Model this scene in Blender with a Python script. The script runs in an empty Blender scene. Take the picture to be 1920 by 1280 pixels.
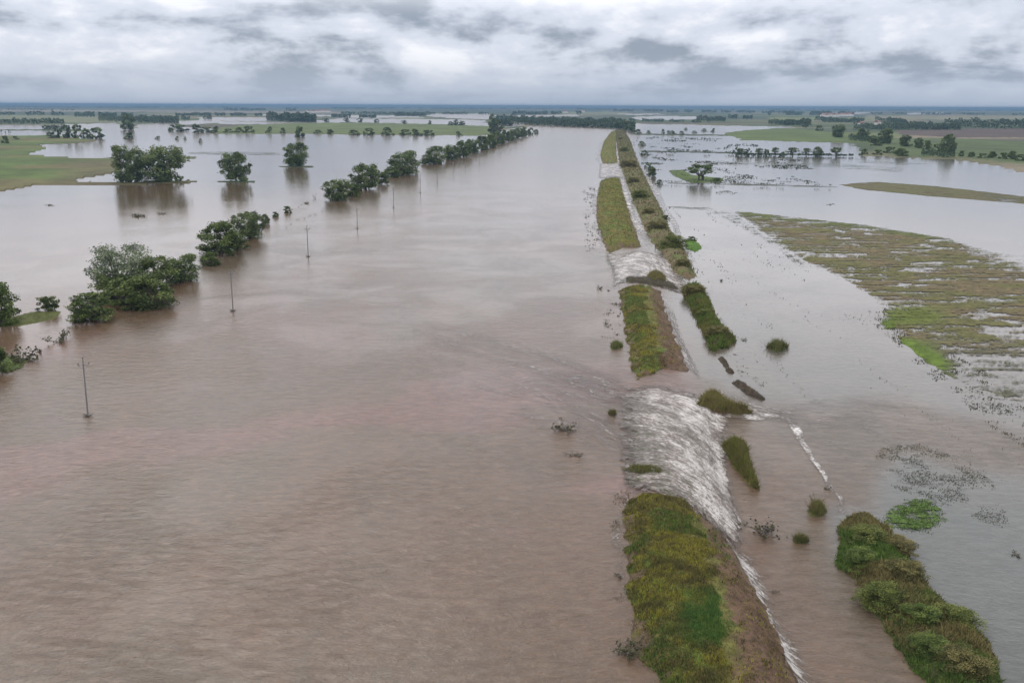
import bpy, math, random
import numpy as np
from mathutils import Matrix, Vector

# ------------------------------------------------------------------ camera
S = bpy.context.scene
C = S.collection
FPX = 1700.0                       # focal length in pixels of the 1920 wide photograph
CAMZ = 40.0
PITCH = math.atan(441.5 / FPX)
ROLL = math.radians(0.24)
cam = bpy.data.objects.new('camera', bpy.data.cameras.new('camera'))
C.objects.link(cam)
R3 = (Matrix.Rotation(math.pi / 2 - PITCH, 3, 'X') @ Matrix.Rotation(ROLL, 3, 'Z'))
cam.matrix_world = Matrix.Translation((0, 0, CAMZ)) @ R3.to_4x4()
cam.data.lens = FPX / 1920 * 36.0
cam.data.sensor_width = 36.0
cam.data.clip_start = 0.5
cam.data.clip_end = 200000
S.camera = cam

# ------------------------------------------------------------------ sky, sun, exposure
SUN_EL, SUN_AZ = math.radians(48), math.radians(-25)      # azimuth from +Y towards +X
world = bpy.data.worlds.new("World")
S.world = world
world.use_nodes = True
nt = world.node_tree
nt.nodes.clear()


class G:
    """tiny node-graph helper"""
    def __init__(s, tree): s.t = tree
    def n(s, kind, **kw):
        nd = s.t.nodes.new(kind)
        for k, v in kw.items(): setattr(nd, k, v)
        return nd
    def put(s, sock, v):
        if hasattr(v, 'is_output') or isinstance(v, bpy.types.NodeSocket): s.t.links.new(v, sock)
        elif v is not None: sock.default_value = v
    def math(s, op, a, b=None, c=None, clamp=False):
        nd = s.n('ShaderNodeMath', operation=op, use_clamp=clamp)
        s.put(nd.inputs[0], a)
        if b is not None: s.put(nd.inputs[1], b)
        if c is not None: s.put(nd.inputs[2], c)
        return nd.outputs[0]
    def vmath(s, op, a, b=None):
        nd = s.n('ShaderNodeVectorMath', operation=op)
        s.put(nd.inputs[0], a)
        if b is not None: s.put(nd.inputs[1], b)
        return nd.outputs[0]
    def mix(s, f, a, b, mode='MIX'):
        nd = s.n('ShaderNodeMix', data_type='RGBA', blend_type=mode)
        s.put(nd.inputs['Factor'], f)
        s.put(nd.inputs[6], a if not isinstance(a, tuple) else (*a[:3], 1))
        s.put(nd.inputs[7], b if not isinstance(b, tuple) else (*b[:3], 1))
        return nd.outputs[2]
    def noise(s, vec, scale, detail=3.0, rough=0.5, dist=0.0, out=0):
        nd = s.n('ShaderNodeTexNoise')
        s.put(nd.inputs['Vector'], vec)
        s.put(nd.inputs['Scale'], scale); s.put(nd.inputs['Detail'], detail)
        s.put(nd.inputs['Roughness'], rough); s.put(nd.inputs['Distortion'], dist)
        return nd.outputs[out]
    def ramp(s, v, a, b, lo=0.0, hi=1.0):
        nd = s.n('ShaderNodeMapRange', interpolation_type='SMOOTHSTEP')
        s.put(nd.inputs[0], v); s.put(nd.inputs[1], a); s.put(nd.inputs[2], b)
        s.put(nd.inputs[3], lo); s.put(nd.inputs[4], hi)
        return nd.outputs[0]
    def xyz(s, x, y, z=0.0):
        nd = s.n('ShaderNodeCombineXYZ')
        s.put(nd.inputs[0], x); s.put(nd.inputs[1], y); s.put(nd.inputs[2], z)
        return nd.outputs[0]
    def sep(s, v):
        nd = s.n('ShaderNodeSeparateXYZ'); s.put(nd.inputs[0], v)
        return nd.outputs
    def attr(s, name):
        return s.n('ShaderNodeAttribute', attribute_name=name)


g = G(nt)
sky = g.n('ShaderNodeTexSky', sky_type='NISHITA', sun_disc=False, sun_elevation=SUN_EL, sun_rotation=SUN_AZ)
tc = g.n('ShaderNodeTexCoord').outputs['Generated']
dx, dy, dz = g.sep(tc)
zc = g.math('MAXIMUM', dz, 0.0)
inv = g.math('DIVIDE', 1.0, g.math('ADD', zc, 0.15))
deck = g.xyz(g.math('MULTIPLY', dx, inv), g.math('MULTIPLY', g.math('MULTIPLY', dy, inv), 0.75), 3.7)
n1 = g.noise(deck, 1.15, 5.0, 0.52, 0.35)
n2 = g.noise(g.vmath('ADD', deck, (11.3, 4.1, 2.0)), 0.45, 3.0, 0.5)
n3 = g.noise(g.vmath('MULTIPLY', tc, (16.0, 16.0, 34.0)), 1.0, 5.0, 0.6)
v = g.math('ADD', g.math('MULTIPLY', n1, 0.46), g.math('ADD', g.math('MULTIPLY', n2, 0.26), g.math('MULTIPLY', n3, 0.28)))
low = g.math('MULTIPLY', g.ramp(zc, 0.012, 0.035), g.ramp(zc, 0.055, 0.095, 1.0, 0.0))
v = g.math('SUBTRACT', v, g.math('MULTIPLY', low, 0.03))           # heavier bases low over the plain
cl = g.mix(g.ramp(v, 0.395, 0.495), (2.5, 2.95, 3.75), (5.8, 6.2, 7.2))
cl = g.mix(g.ramp(v, 0.485, 0.575), cl, (8.0, 8.15, 8.7))
cl = g.mix(g.ramp(zc, 0.0, 0.06, 0.9, 0.0), cl, (3.3, 4.0, 5.2))
cl = g.mix(g.ramp(zc, 0.085, 0.15, 0.0, 1.0), cl, (12.6, 12.4, 12.9))          # overcast brightens upward; bright band added just above the view for water reflections
col = g.mix(0.94, sky.outputs[0], cl)
bg = g.n('ShaderNodeBackground')
g.put(bg.inputs[0], col); bg.inputs[1].default_value = 0.1
g.t.links.new(bg.outputs[0], g.n('ShaderNodeOutputWorld').inputs[0])

sun = bpy.data.objects.new('sun', bpy.data.lights.new('sun', 'SUN'))
C.objects.link(sun)
sun.data.energy = 0.9
sun.data.angle = math.radians(25)
sun.data.color = (1.0, 0.96, 0.90)
sd_ = Vector((math.sin(SUN_AZ) * math.cos(SUN_EL), math.cos(SUN_AZ) * math.cos(SUN_EL), math.sin(SUN_EL)))
sun.rotation_euler = sd_.to_track_quat('Z', 'Y').to_euler()

S.view_settings.view_transform = 'Standard'
S.view_settings.look = 'None'
S.view_settings.exposure = 0.25
S.view_settings.gamma = 1.0
S.cycles.use_denoising = True
S.cycles.volume_bounces = 0
S.cycles.max_bounces = 6
S.cycles.transparent_max_bounces = 12

# ------------------------------------------------------------------ helpers
Rn = np.array(R3)
HPX = [-900, 0, 320, 640, 960, 1280, 1600, 1920, 2800]
HPY = [196, 198.4, 197.8, 195.4, 196.3, 198.3, 203.6, 208, 214]


def fix_y(px, py):
    """the photograph's horizon bulges a little; straighten the reading"""
    hp = np.interp(px, HPX, HPY)
    hr = 198.5 + (np.asarray(px, float) - 960) * 0.0042
    e = np.maximum(np.asarray(py, float) - hp, 0.8)
    return hr + e + (hp - hr) * (1 - np.exp(-e / 160.0))


LEVX = ([236, 300, 330, 400, 470, 540, 620, 700, 820, 940, 1100, 1280, 1700],
        [1158, 1150, 1152, 1165, 1180, 1205, 1225, 1250, 1290, 1320, 1370, 1430, 1560])


def sstep(t):
    t = np.clip(t, 0, 1)
    return t * t * (3 - 2 * t)


def water_z(px, py):
    """the river stands higher than the flood behind the levee"""
    px = np.asarray(px, float); py = np.asarray(py, float)
    w = np.clip((py - 197) / 500.0, 0.05, 3) * 45
    s = sstep((px - np.interp(py, *LEVX)) / w * 0.5 + 0.5)
    return -0.5 * s * sstep((py - 240) / 40.0)


def W(px, py, z=None):
    """photo reading -> point on the water level (or height z)"""
    px = np.asarray(px, float); py0 = np.asarray(py, float)
    zz = water_z(px, py0) if z is None else z
    py = fix_y(px, py0)
    d = np.stack([(px - 960) / FPX, -(py - 640) / FPX, -np.ones_like(px * py)], -1) @ Rn.T
    t = (zz - CAMZ) / np.minimum(d[..., 2], -1e-4)
    X = d[..., 0] * t; Y = d[..., 1] * t
    return X, Y, zz + 0 * X, t         # t = depth along the optical axis


def P1(px, py, z=None):
    x, y, zz, t = W(px, py, z)
    return float(x), float(y), float(zz), float(t) / FPX


def _h(ix, iy, seed):
    n = (ix.astype(np.int64) * 374761393 + iy.astype(np.int64) * 668265263 + seed * 974634777) & 0xffffffff
    n = ((n ^ (n >> 13)) * 1274126177) & 0xffffffff
    return ((n ^ (n >> 16)) & 0xffff) / 65535.0


def vnoise(x, y, seed=0):
    ix = np.floor(x); iy = np.floor(y)
    fx = x - ix; fy = y - iy
    fx = fx * fx * (3 - 2 * fx); fy = fy * fy * (3 - 2 * fy)
    a = _h(ix, iy, seed); b = _h(ix + 1, iy, seed); c = _h(ix, iy + 1, seed); d = _h(ix + 1, iy + 1, seed)
    return (a + (b - a) * fx) * (1 - fy) + (c + (d - c) * fx) * fy


def fbm(x, y, seed=0, octv=4):
    s = 0; a = 1; t = 0
    for i in range(octv):
        s = s + a * vnoise(x * 2 ** i + 17.3 * i, y * 2 ** i - 9.1 * i, seed + i); t += a; a *= 0.5
    return s / t          # 0..1


def link(ob, parent=None):
    C.objects.link(ob)
    if parent is not None: ob.parent = parent
    return ob


def tag(o, label=None, cat=None, group=None, kind=None):
    if label: o['label'] = label
    if cat: o['category'] = cat
    if group: o['group'] = group
    if kind: o['kind'] = kind
    return o


def mesh_np(name, V, F, mat, cols=None, attrs=None, uv=None, parent=None, smooth=False):
    """V (n,3), F (m,3|4) -> one linked mesh object"""
    me = bpy.data.meshes.new(name)
    V = np.ascontiguousarray(V, np.float32); F = np.ascontiguousarray(F, np.int32)
    n, m, k = len(V), len(F), F.shape[1]
    me.vertices.add(n); me.vertices.foreach_set('co', V.ravel())
    me.loops.add(m * k); me.loops.foreach_set('vertex_index', F.ravel())
    me.polygons.add(m)
    me.polygons.foreach_set('loop_start', np.arange(0, m * k, k, dtype=np.int32))
    me.polygons.foreach_set('loop_total', np.full(m, k, np.int32))
    me.polygons.foreach_set('use_smooth', np.full(m, bool(smooth)))
    me.update(calc_edges=True)
    if cols is not None:
        a = me.color_attributes.new('Col', 'FLOAT_COLOR', 'POINT')
        c = np.ones((n, 4), np.float32); c[:, :3] = cols
        a.data.foreach_set('color', c.ravel())
    for key, val in (attrs or {}).items():
        a = me.attributes.new(key, 'FLOAT', 'POINT')
        a.data.foreach_set('value', np.ascontiguousarray(val, np.float32))
    if uv is not None:
        l = me.uv_layers.new(name='UVMap')
        l.data.foreach_set('uv', np.ascontiguousarray(uv[F.ravel()], np.float32).ravel())
    me.materials.append(mat)
    ob = bpy.data.objects.new(name, me)
    return link(ob, parent)


def grid_faces(nr, nc):
    i = np.arange(nr * nc).reshape(nr, nc)
    return np.stack([i[:-1, :-1], i[:-1, 1:], i[1:, 1:], i[1:, :-1]], -1).reshape(-1, 4)


def compact(V, F, *arrs):
    used = np.unique(F)
    m = np.full(len(V), -1); m[used] = np.arange(len(used))
    return [V[used], m[F]] + [None if a is None else a[used] for a in arrs]


def sdist(X, Y, poly):
    """signed distance in metres, positive inside"""
    best = np.full(X.shape, 1e12); ins = np.zeros(X.shape, bool)
    n = len(poly)
    for i in range(n):
        x0, y0 = poly[i]; x1, y1 = poly[(i + 1) % n]
        ex, ey = x1 - x0, y1 - y0
        t = np.clip(((X - x0) * ex + (Y - y0) * ey) / (ex * ex + ey * ey + 1e-9), 0, 1)
        best = np.minimum(best, (X - x0 - t * ex) ** 2 + (Y - y0 - t * ey) ** 2)
        cr = ((y0 > Y) != (y1 > Y)) & (X < (x1 - x0) * (Y - y0) / ((y1 - y0) if y1 != y0 else 1e-9) + x0)
        ins ^= cr
    return np.where(ins, 1, -1) * np.sqrt(best)


def inside_px(px, py, poly):
    ins = np.zeros(np.broadcast(px, py).shape, bool)
    n = len(poly)
    for i in range(n):
        x0, y0 = poly[i]; x1, y1 = poly[(i + 1) % n]
        if y0 == y1: continue
        ins ^= ((y0 > py) != (y1 > py)) & (px < (x1 - x0) * (py - y0) / (y1 - y0) + x0)
    return ins


def wpoly(poly):
    return [tuple(float(c) for c in W(a, b)[:2]) for a, b in poly]


def lerp(a, b, t):
    t = np.asarray(t)[..., None]
    return np.asarray(a) * (1 - t) + np.asarray(b) * t


# ------------------------------------------------------------------ materials
_a, _b = W(1400, 398), W(1760, 446)
ROWANG = -math.atan2(float(_b[1] - _a[1]), float(_b[0] - _a[0]))      # plough rows of the big field
_a, _b = W(1290, 410), W(1760, 760)
DRILL = math.atan2(float(_b[1] - _a[1]), float(_b[0] - _a[0]))        # drill rows of the nearer, deeper field


def new_mat(name):
    m = bpy.data.materials.new(name); m.use_nodes = True
    m.node_tree.nodes.clear()
    gg = G(m.node_tree)
    out = gg.n('ShaderNodeOutputMaterial'); p = gg.n('ShaderNodeBsdfPrincipled')
    gg.t.links.new(p.outputs[0], out.inputs[0])
    return m, gg, p, out


def bump(gg, h, strength, dist, normal=None):
    b = gg.n('ShaderNodeBump')
    gg.put(b.inputs['Strength'], strength); gg.put(b.inputs['Distance'], dist); gg.put(b.inputs['Height'], h)
    if normal is not None: gg.put(b.inputs['Normal'], normal)
    return b.outputs[0]


def mat_flat(name, c, rough=0.8, var=0.25, scale=3.0):
    m, q, p, _ = new_mat(name)
    pos = q.n('ShaderNodeTexCoord').outputs['Object']
    f = q.noise(pos, scale, 4.0, 0.6)
    q.put(p.inputs['Base Color'], q.mix(f, tuple(x * (1 - var) for x in c), tuple(x * (1 + var) for x in c)))
    p.inputs['Roughness'].default_value = rough
    return m


def mat_leaf(name, tint=(1, 1, 1), trans=0.25):
    m, q, p, out = new_mat(name)
    a = q.attr('Col').outputs['Color']
    info = q.n('ShaderNodeObjectInfo').outputs['Random']
    c = q.mix(1.0, a, tint, 'MULTIPLY')
    c = q.mix(q.ramp(info, 0, 1), c, q.mix(1.0, c, (0.80, 0.84, 0.74), 'MULTIPLY'))
    q.put(p.inputs['Base Color'], c)
    p.inputs['Roughness'].default_value = 0.75
    p.inputs['Specular IOR Level'].default_value = 0.2
    tr = q.n('ShaderNodeBsdfTranslucent'); q.put(tr.inputs[0], c)
    mx = q.n('ShaderNodeMixShader'); mx.inputs[0].default_value = trans
    q.t.links.new(p.outputs[0], mx.inputs[1]); q.t.links.new(tr.outputs[0], mx.inputs[2])
    q.t.links.new(mx.outputs[0], out.inputs[0])
    return m


def mat_land(name, nscale=1.2, bstr=0.6, bdist=0.15, var=0.35, alpha=False):
    m, q, p, out = new_mat(name)
    pos = q.n('ShaderNodeNewGeometry').outputs['Position']
    a = q.attr('Col').outputs['Color']
    f = q.noise(pos, nscale, 6.0, 0.65)
    f2 = q.noise(pos, nscale * 7, 3.0, 0.6)
    k = q.math('ADD', q.math('MULTIPLY', f, 0.6), q.math('MULTIPLY', f2, 0.4))
    q.put(p.inputs['Base Color'], q.mix(q.ramp(k, 0.32, 0.68), q.mix(1.0, a, (1 - var, 1 - var, 1 - var), 'MULTIPLY'),
                                        q.mix(1.0, a, (1 + var, 1 + var, 1 + var * 0.8), 'MULTIPLY')))
    p.inputs['Roughness'].default_value = 0.9
    p.inputs['Specular IOR Level'].default_value = 0.15
    q.put(p.inputs['Normal'], bump(q, k, bstr, bdist))
    if alpha:      # drowned ground: water stands in the hollows between the plants and the plough rows
        wet = q.attr('wet').outputs['Fac']
        rot = q.n('ShaderNodeMapping'); q.put(rot.inputs['Vector'], pos)
        rot.inputs['Rotation'].default_value = (0, 0, ROWANG); rot.inputs['Scale'].default_value = (0.14, 1.0, 1)
        s1 = q.noise(rot.outputs[0], 0.55, 4.0, 0.65, 0.4)
        s2 = q.noise(pos, 1.3, 5.0, 0.75)
        s3 = q.noise(pos, 0.06, 3.0, 0.6)
        s = q.math('ADD', q.math('MULTIPLY', s1, 0.42), q.math('ADD', q.math('MULTIPLY', s2, 0.42), q.math('MULTIPLY', s3, 0.16)))
        th = q.math('ADD', 0.36, q.math('MULTIPLY', wet, 0.27))
        q.put(p.inputs['Alpha'], q.ramp(q.math('SUBTRACT', s, th), -0.012, 0.03))
    return m


# water: one murky liquid; its silt load and its ripples vary from place to place
def mat_water():
    m, q, p, out = new_mat('floodwater')
    pos = q.n('ShaderNodeNewGeometry').outputs['Position']
    a = q.attr('Col').outputs['Color']
    rip = q.attr('ripple').outputs['Fac']
    big = q.noise(pos, 0.018, 5.0, 0.6, 0.6)
    st = q.n('ShaderNodeMapping'); q.put(st.inputs['Vector'], pos)
    st.inputs['Rotation'].default_value = (0, 0, math.radians(-20)); st.inputs['Scale'].default_value = (1.0, 0.35, 1)
    med = q.noise(st.outputs[0], 0.09, 6.0, 0.65, 1.2)
    k = q.ramp(q.math('ADD', q.math('MULTIPLY', big, 0.55), q.math('MULTIPLY', med, 0.45)), 0.36, 0.62)
    c = q.mix(k, q.mix(1.0, a, (0.90, 0.95, 0.97), 'MULTIPLY'), q.mix(1.0, a, (1.10, 1.03, 1.02), 'MULTIPLY'))
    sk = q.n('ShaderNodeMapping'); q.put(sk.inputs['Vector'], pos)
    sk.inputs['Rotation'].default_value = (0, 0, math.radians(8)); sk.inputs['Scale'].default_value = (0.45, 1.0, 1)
    fs = q.noise(sk.outputs[0], 1.3, 5.0, 0.7, 0.8)                      # light and dark of fine ripples painted into the water colour
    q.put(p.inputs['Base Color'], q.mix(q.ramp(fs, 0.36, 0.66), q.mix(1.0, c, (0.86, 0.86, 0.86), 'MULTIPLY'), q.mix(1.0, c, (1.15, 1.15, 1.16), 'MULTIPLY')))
    p.inputs['IOR'].default_value = 1.33
    q.put(p.inputs['Roughness'], q.attr('rough').outputs['Fac'])
    wv = q.n('ShaderNodeMapping'); q.put(wv.inputs['Vector'], pos)
    wv.inputs['Rotation'].default_value = (0, 0, math.radians(12)); wv.inputs['Scale'].default_value = (0.55, 1.0, 1)
    w1 = q.noise(wv.outputs[0], 0.9, 6.0, 0.66, 0.6)
    w2 = q.noise(wv.outputs[0], 3.6, 3.0, 0.6, 0.3)
    gust = q.ramp(q.noise(pos, 0.045, 5.0, 0.65, 0.6), 0.36, 0.64, 0.60, 1.25)
    h = q.math('ADD', w1, q.math('MULTIPLY', w2, 0.35))
    q.put(p.inputs['Normal'], bump(q, h, q.math('MULTIPLY', rip, gust), 0.45))
    return m


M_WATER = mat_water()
M_LAND = mat_land('ground_soil_and_grass', 0.02, 0.2, 0.3, 0.30)
M_FIELD = mat_land('drowned_field', 0.8, 0.5, 0.15, 0.35, alpha=True)
M_BANK = mat_land('bank_turf', 1.6, 1.0, 0.25, 0.45)
M_GRASS = mat_leaf('grass_blades', (1, 1, 1), 0.3)
M_LEAF = mat_leaf('leaves', (1, 1, 1), 0.25)
M_BARK = mat_flat('bark', (0.075, 0.06, 0.05), 0.9, 0.35, 6.0)
M_DEAD = mat_flat('wet_dead_wood', (0.085, 0.068, 0.055), 0.6, 0.35, 6.0)
M_CONC = mat_flat('weathered_pole_wood', (0.17, 0.165, 0.16), 0.85, 0.25, 4.0)
M_STEEL = mat_flat('galvanised_steel', (0.17, 0.17, 0.18), 0.5, 0.15, 8.0)
M_CERAM = mat_flat('brown_glazed_ceramic', (0.09, 0.05, 0.035), 0.25, 0.1, 8.0)
M_WALL = mat_flat('white_render', (0.72, 0.70, 0.66), 0.9, 0.06, 0.5)
M_ROOF = mat_flat('roof_tiles', (0.24, 0.13, 0.10), 0.85, 0.2, 1.5)


def mat_foam():
    """white water: a streaky broken froth over murky water"""
    m, q, p, out = new_mat('white_water')
    uv = q.n('ShaderNodeUVMap').outputs[0]
    foam = q.attr('foam').outputs['Fac']; body = q.attr('body').outputs['Fac']; weed = q.attr('weed').outputs['Fac']
    mp = q.n('ShaderNodeMapping'); q.put(mp.inputs['Vector'], uv); mp.inputs['Scale'].default_value = (0.34, 1.15, 1)
    s1 = q.noise(mp.outputs[0], 1.0, 6.0, 0.68, 0.7)
    mp2 = q.n('ShaderNodeMapping'); q.put(mp2.inputs['Vector'], uv); mp2.inputs['Scale'].default_value = (2.1, 3.3, 1)
    s2 = q.noise(mp2.outputs[0], 1.0, 5.0, 0.7, 0.5)
    s3 = q.noise(uv, 0.16, 3.0, 0.55, 0.4)
    s4 = q.noise(uv, 0.55, 5.0, 0.65, 0.8)
    s = q.math('ADD', q.math('ADD', q.math('MULTIPLY', s1, 0.30), q.math('MULTIPLY', s4, 0.16)), q.math('ADD', q.math('MULTIPLY', s2, 0.32), q.math('MULTIPLY', s3, 0.22)))
    s = q.math('ADD', 0.5, q.math('MULTIPLY', q.math('SUBTRACT', s, 0.5), 1.7))
    th = q.math('SUBTRACT', 0.665, q.math('MULTIPLY', foam, 0.190))
    dlt = q.math('SUBTRACT', s, th)
    f1 = q.ramp(dlt, -0.15, 0.06); f = q.ramp(dlt, -0.04, 0.19)
    wd = q.math('MULTIPLY', weed, q.ramp(q.noise(mp.outputs[0], 0.9, 5.0, 0.65, 0.6), 0.44, 0.58))
    wat = q.mix(wd, (0.115, 0.093, 0.078), (0.065, 0.066, 0.028))
    c = q.mix(f1, wat, (0.27, 0.235, 0.205))
    q.put(p.inputs['Base Color'], q.mix(f, c, (0.72, 0.70, 0.67)))
    q.put(p.inputs['Roughness'], q.ramp(f, 0, 1, 0.14, 0.7))
    p.inputs['IOR'].default_value = 1.33
    e = q.ramp(q.math('ADD', body, q.math('ADD', q.math('MULTIPLY', q.math('SUBTRACT', s2, 0.5), 0.9), q.math('MULTIPLY', q.math('SUBTRACT', s4, 0.5), 1.4))), 0.28, 0.60)
    q.put(p.inputs['Alpha'], q.math('MAXIMUM', e, q.math('MULTIPLY', q.math('MAXIMUM', f, q.math('MULTIPLY', f1, 0.45)), q.ramp(foam, 0.02, 0.3))))
    hb = q.math('ADD', s1, q.math('MULTIPLY', s2, 0.6))
    q.put(p.inputs['Normal'], bump(q, hb, 1.0, 0.5))
    return m


M_FOAM = mat_foam()

# ------------------------------------------------------------------ ground sheet (down to the horizon)
rng = np.random.default_rng(7)
# land outlines (photo readings); everything nearer than FAR that is not listed lies under water
FAR = [(-900, 250), (0, 249), (60, 250), (100, 250), (150, 248), (230, 247), (320, 247), (330, 250), (400, 252), (410, 250), (560, 250),
       (700, 252), (905, 253), (930, 246), (960, 240), (1008, 234), (1040, 233), (1150, 240), (1165, 237), (1200, 232),
       (1280, 233), (1370, 236), (1400, 244), (1350, 250), (1395, 262), (1470, 265), (1560, 267), (1602, 270), (1620, 292),
       (1700, 298), (1800, 302), (1870, 313), (1920, 326), (2300, 410), (2800, 520), (2800, 190), (-900, 190)]
PONDS = [  # pools and flooded meadows far out, in the land of FAR
    [(-400, 236), (60, 238), (120, 236), (215, 233), (228, 240), (225, 246), (100, 245), (40, 246), (-400, 246)],
    [(-400, 248), (30, 248), (90, 248), (95, 252), (60, 256), (-400, 256)],
    [(190, 246), (330, 239), (400, 243), (410, 250), (330, 262), (190, 264)],
    [(255, 236), (300, 232), (345, 228), (400, 226), (430, 230), (345, 236), (300, 244), (255, 246)],
    [(370, 222.5), (420, 221), (515, 221), (510, 227), (440, 228), (380, 227)],
    [(405, 229), (560, 228), (600, 227), (590, 231), (500, 233), (410, 234)],
    [(480, 214.5), (560, 214), (620, 215), (600, 217.5), (500, 217)],
    [(590, 225), (640, 221), (760, 221.5), (905, 224), (918, 235), (830, 232), (740, 229.5), (655, 228), (600, 229)],
    [(610, 215), (780, 215.5), (790, 219), (640, 220)],
    [(820, 212), (915, 211.5), (925, 217), (915, 222.5), (840, 220), (800, 215)],
    [(925, 214), (1010, 214), (1085, 213), (1080, 216.5), (950, 217.5)],
    [(925, 226), (965, 227), (985, 233), (930, 240)],
    [(1185, 218), (1240, 216), (1330, 218), (1318, 222.5), (1200, 224)],
    [(1180, 230), (1250, 233), (1470, 238), (1485, 241), (1400, 244), (1350, 248), (1180, 245)],
    [(1555, 214), (1600, 213), (1640, 214), (1600, 216)],
    [(1700, 216), (1760, 215), (1770, 217), (1710, 218)],
    [(1150, 212.5), (1200, 211.5), (1260, 213), (1190, 214.5)],
]
FIELDS_L = [  # meadows standing out of the left flood
    [(-900, 256), (60, 257), (95, 255), (150, 262), (190, 265), (150, 270), (72, 273), (92, 280), (55, 291), (120, 296), (225, 299), (232, 322),
     (170, 334), (118, 341), (230, 342), (355, 338), (372, 341), (355, 344), (230, 349), (75, 348), (0, 361), (-900, 420)],
]
GREEN = [(395, 244), (450, 236), (560, 230), (640, 229), (740, 230), (915, 235), (925, 252), (560, 250.5), (400, 252)]
ISLE_R = [(1352, 251), (1400, 244), (1480, 242), (1530, 247), (1570, 253), (1650, 262), (1740, 272), (1640, 270), (1560, 268), (1470, 265), (1395, 262)]
STRIPE = [  # coloured field strips in the far land: polygon, colour
    (GREEN, (0.080, 0.105, 0.032)),
    (ISLE_R, (0.070, 0.100, 0.028)),
    ([(1620, 262), (1760, 262), (1920, 268), (2800, 285), (2800, 420), (2300, 380), (1920, 310), (1800, 296), (1700, 296), (1640, 285)], (0.060, 0.085, 0.030)),
    ([(1680, 247), (1920, 245), (2800, 260), (2800, 290), (1920, 262), (1800, 261), (1690, 256)], (0.070, 0.052, 0.045)),
    ([(1440, 221), (1700, 224), (1700, 228), (1440, 227)], (0.12, 0.14, 0.05)),
    ([(1620, 219), (1920, 222), (2800, 236), (2800, 240), (1920, 228), (1640, 229)], (0.16, 0.15, 0.09)),
    ([(0, 209), (330, 209), (330, 212), (0, 213)], (0.20, 0.17, 0.13)),
    ([(-900, 220), (190, 220), (260, 229), (240, 233), (-900, 232)], (0.13, 0.14, 0.08)),
    ([(330, 209), (640, 208), (640, 212), (330, 213)], (0.17, 0.15, 0.12)),
    ([(1040, 208), (1180, 208), (1180, 214), (1040, 213)], (0.14, 0.15, 0.08)),
]
ys = np.concatenate([np.array([197.6]), np.geomspace(1.15, 7.0, 26) + 197.0, np.arange(204.6, 275, 0.55), np.arange(275, 420, 3.0), np.arange(420, 1900, 40.0)])
xs = np.concatenate([np.arange(-900, -100, 12.0), np.arange(-100, 2020, 3.5), np.arange(2020, 2800, 12.0)])
PX, PY = np.meshgrid(xs, ys)
PY = PY + (np.interp(PX, HPX, HPY) - 197.0) * np.exp(-(PY - 197) / 90)
X, Y, Z, T = W(PX, PY, 0.0)
jx = PX + (fbm(PX / 14, PY / 2.0, 3) - 0.5) * 22; jy = PY + (fbm(PX / 11, PY / 2.5, 9) - 0.5) * 2.4
land = inside_px(jx, jy, FAR)
for pd in PONDS: land &= ~inside_px(jx, jy, pd)
for fl in FIELDS_L: land |= inside_px(PX + (jx - PX) * 0.3, PY + (jy - PY) * 0.8, fl)
land |= inside_px(jx, PY + (jy - PY) * 0.4, GREEN) | inside_px(jx, jy, ISLE_R)
far_fade = np.clip((1200 - T) / 800, 0, 1)
Zg = np.where(land, 0.30 + 0.3 * fbm(X / 60, Y / 60, 5) - 0.5 * sstep((PX - 1150) / 40) * sstep((PY - 240) / 40), -2.0)
# patchwork of fields: elongated plots of different crops
ang = 0.16
U = X * math.cos(ang) + Y * math.sin(ang); Vv = -X * math.sin(ang) + Y * math.cos(ang)
pu = np.floor(U / 420 + 3 * vnoise(U * 0, Vv / 380, 31)); pv = np.floor(Vv / 290 + 0.6 * vnoise(U / 900, Vv / 2000, 8))
r = _h(pu, pv, 77)
pal = np.array([[0.05, 0.07, 0.03], [0.10, 0.10, 0.05], [0.15, 0.13, 0.09], [0.045, 0.065, 0.03], [0.10, 0.12, 0.045], [0.09, 0.07, 0.055]])
gc = pal[(r * 5.99).astype(int)]
w_ = sstep((fbm(X / 500, Y / 1100, 12) - 0.50) / 0.1)
gc = lerp(gc, (0.035, 0.055, 0.035), w_ * np.clip(T / 5000, 0, 0.75))
for poly, c in STRIPE:
    msk = inside_px(jx, jy, poly)
    gc = np.where(msk[..., None], np.array(c) * (0.8 + 0.4 * fbm(X / 40, Y / 90, 4))[..., None], gc)
nl = fbm(X / 14, Y / 22, 21); nl2 = fbm(X / 60, Y / 40, 25)
fl = inside_px(PX, PY, FIELDS_L[0])
gcl = lerp((0.075, 0.115, 0.028), (0.12, 0.11, 0.045), sstep((nl2 - 0.45) / 0.2))
gcl = lerp(gcl, (0.10, 0.085, 0.045), np.clip(sstep((PX - 60) / 140.) * sstep((PY - 292) / 20.), 0, 0.8))
gcl = gcl * (0.58 + 0.5 * nl)[..., None]
gc = np.where(fl[..., None], gcl, gc)
gc = np.where(land[..., None], gc, (0.10, 0.08, 0.06))
nr, nc = PX.shape
ground = mesh_np('ground', np.stack([X, Y, Zg], -1).reshape(-1, 3), grid_faces(nr, nc)[:, ::-1], M_LAND, gc.reshape(-1, 3))
tag(ground, kind='structure')

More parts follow.
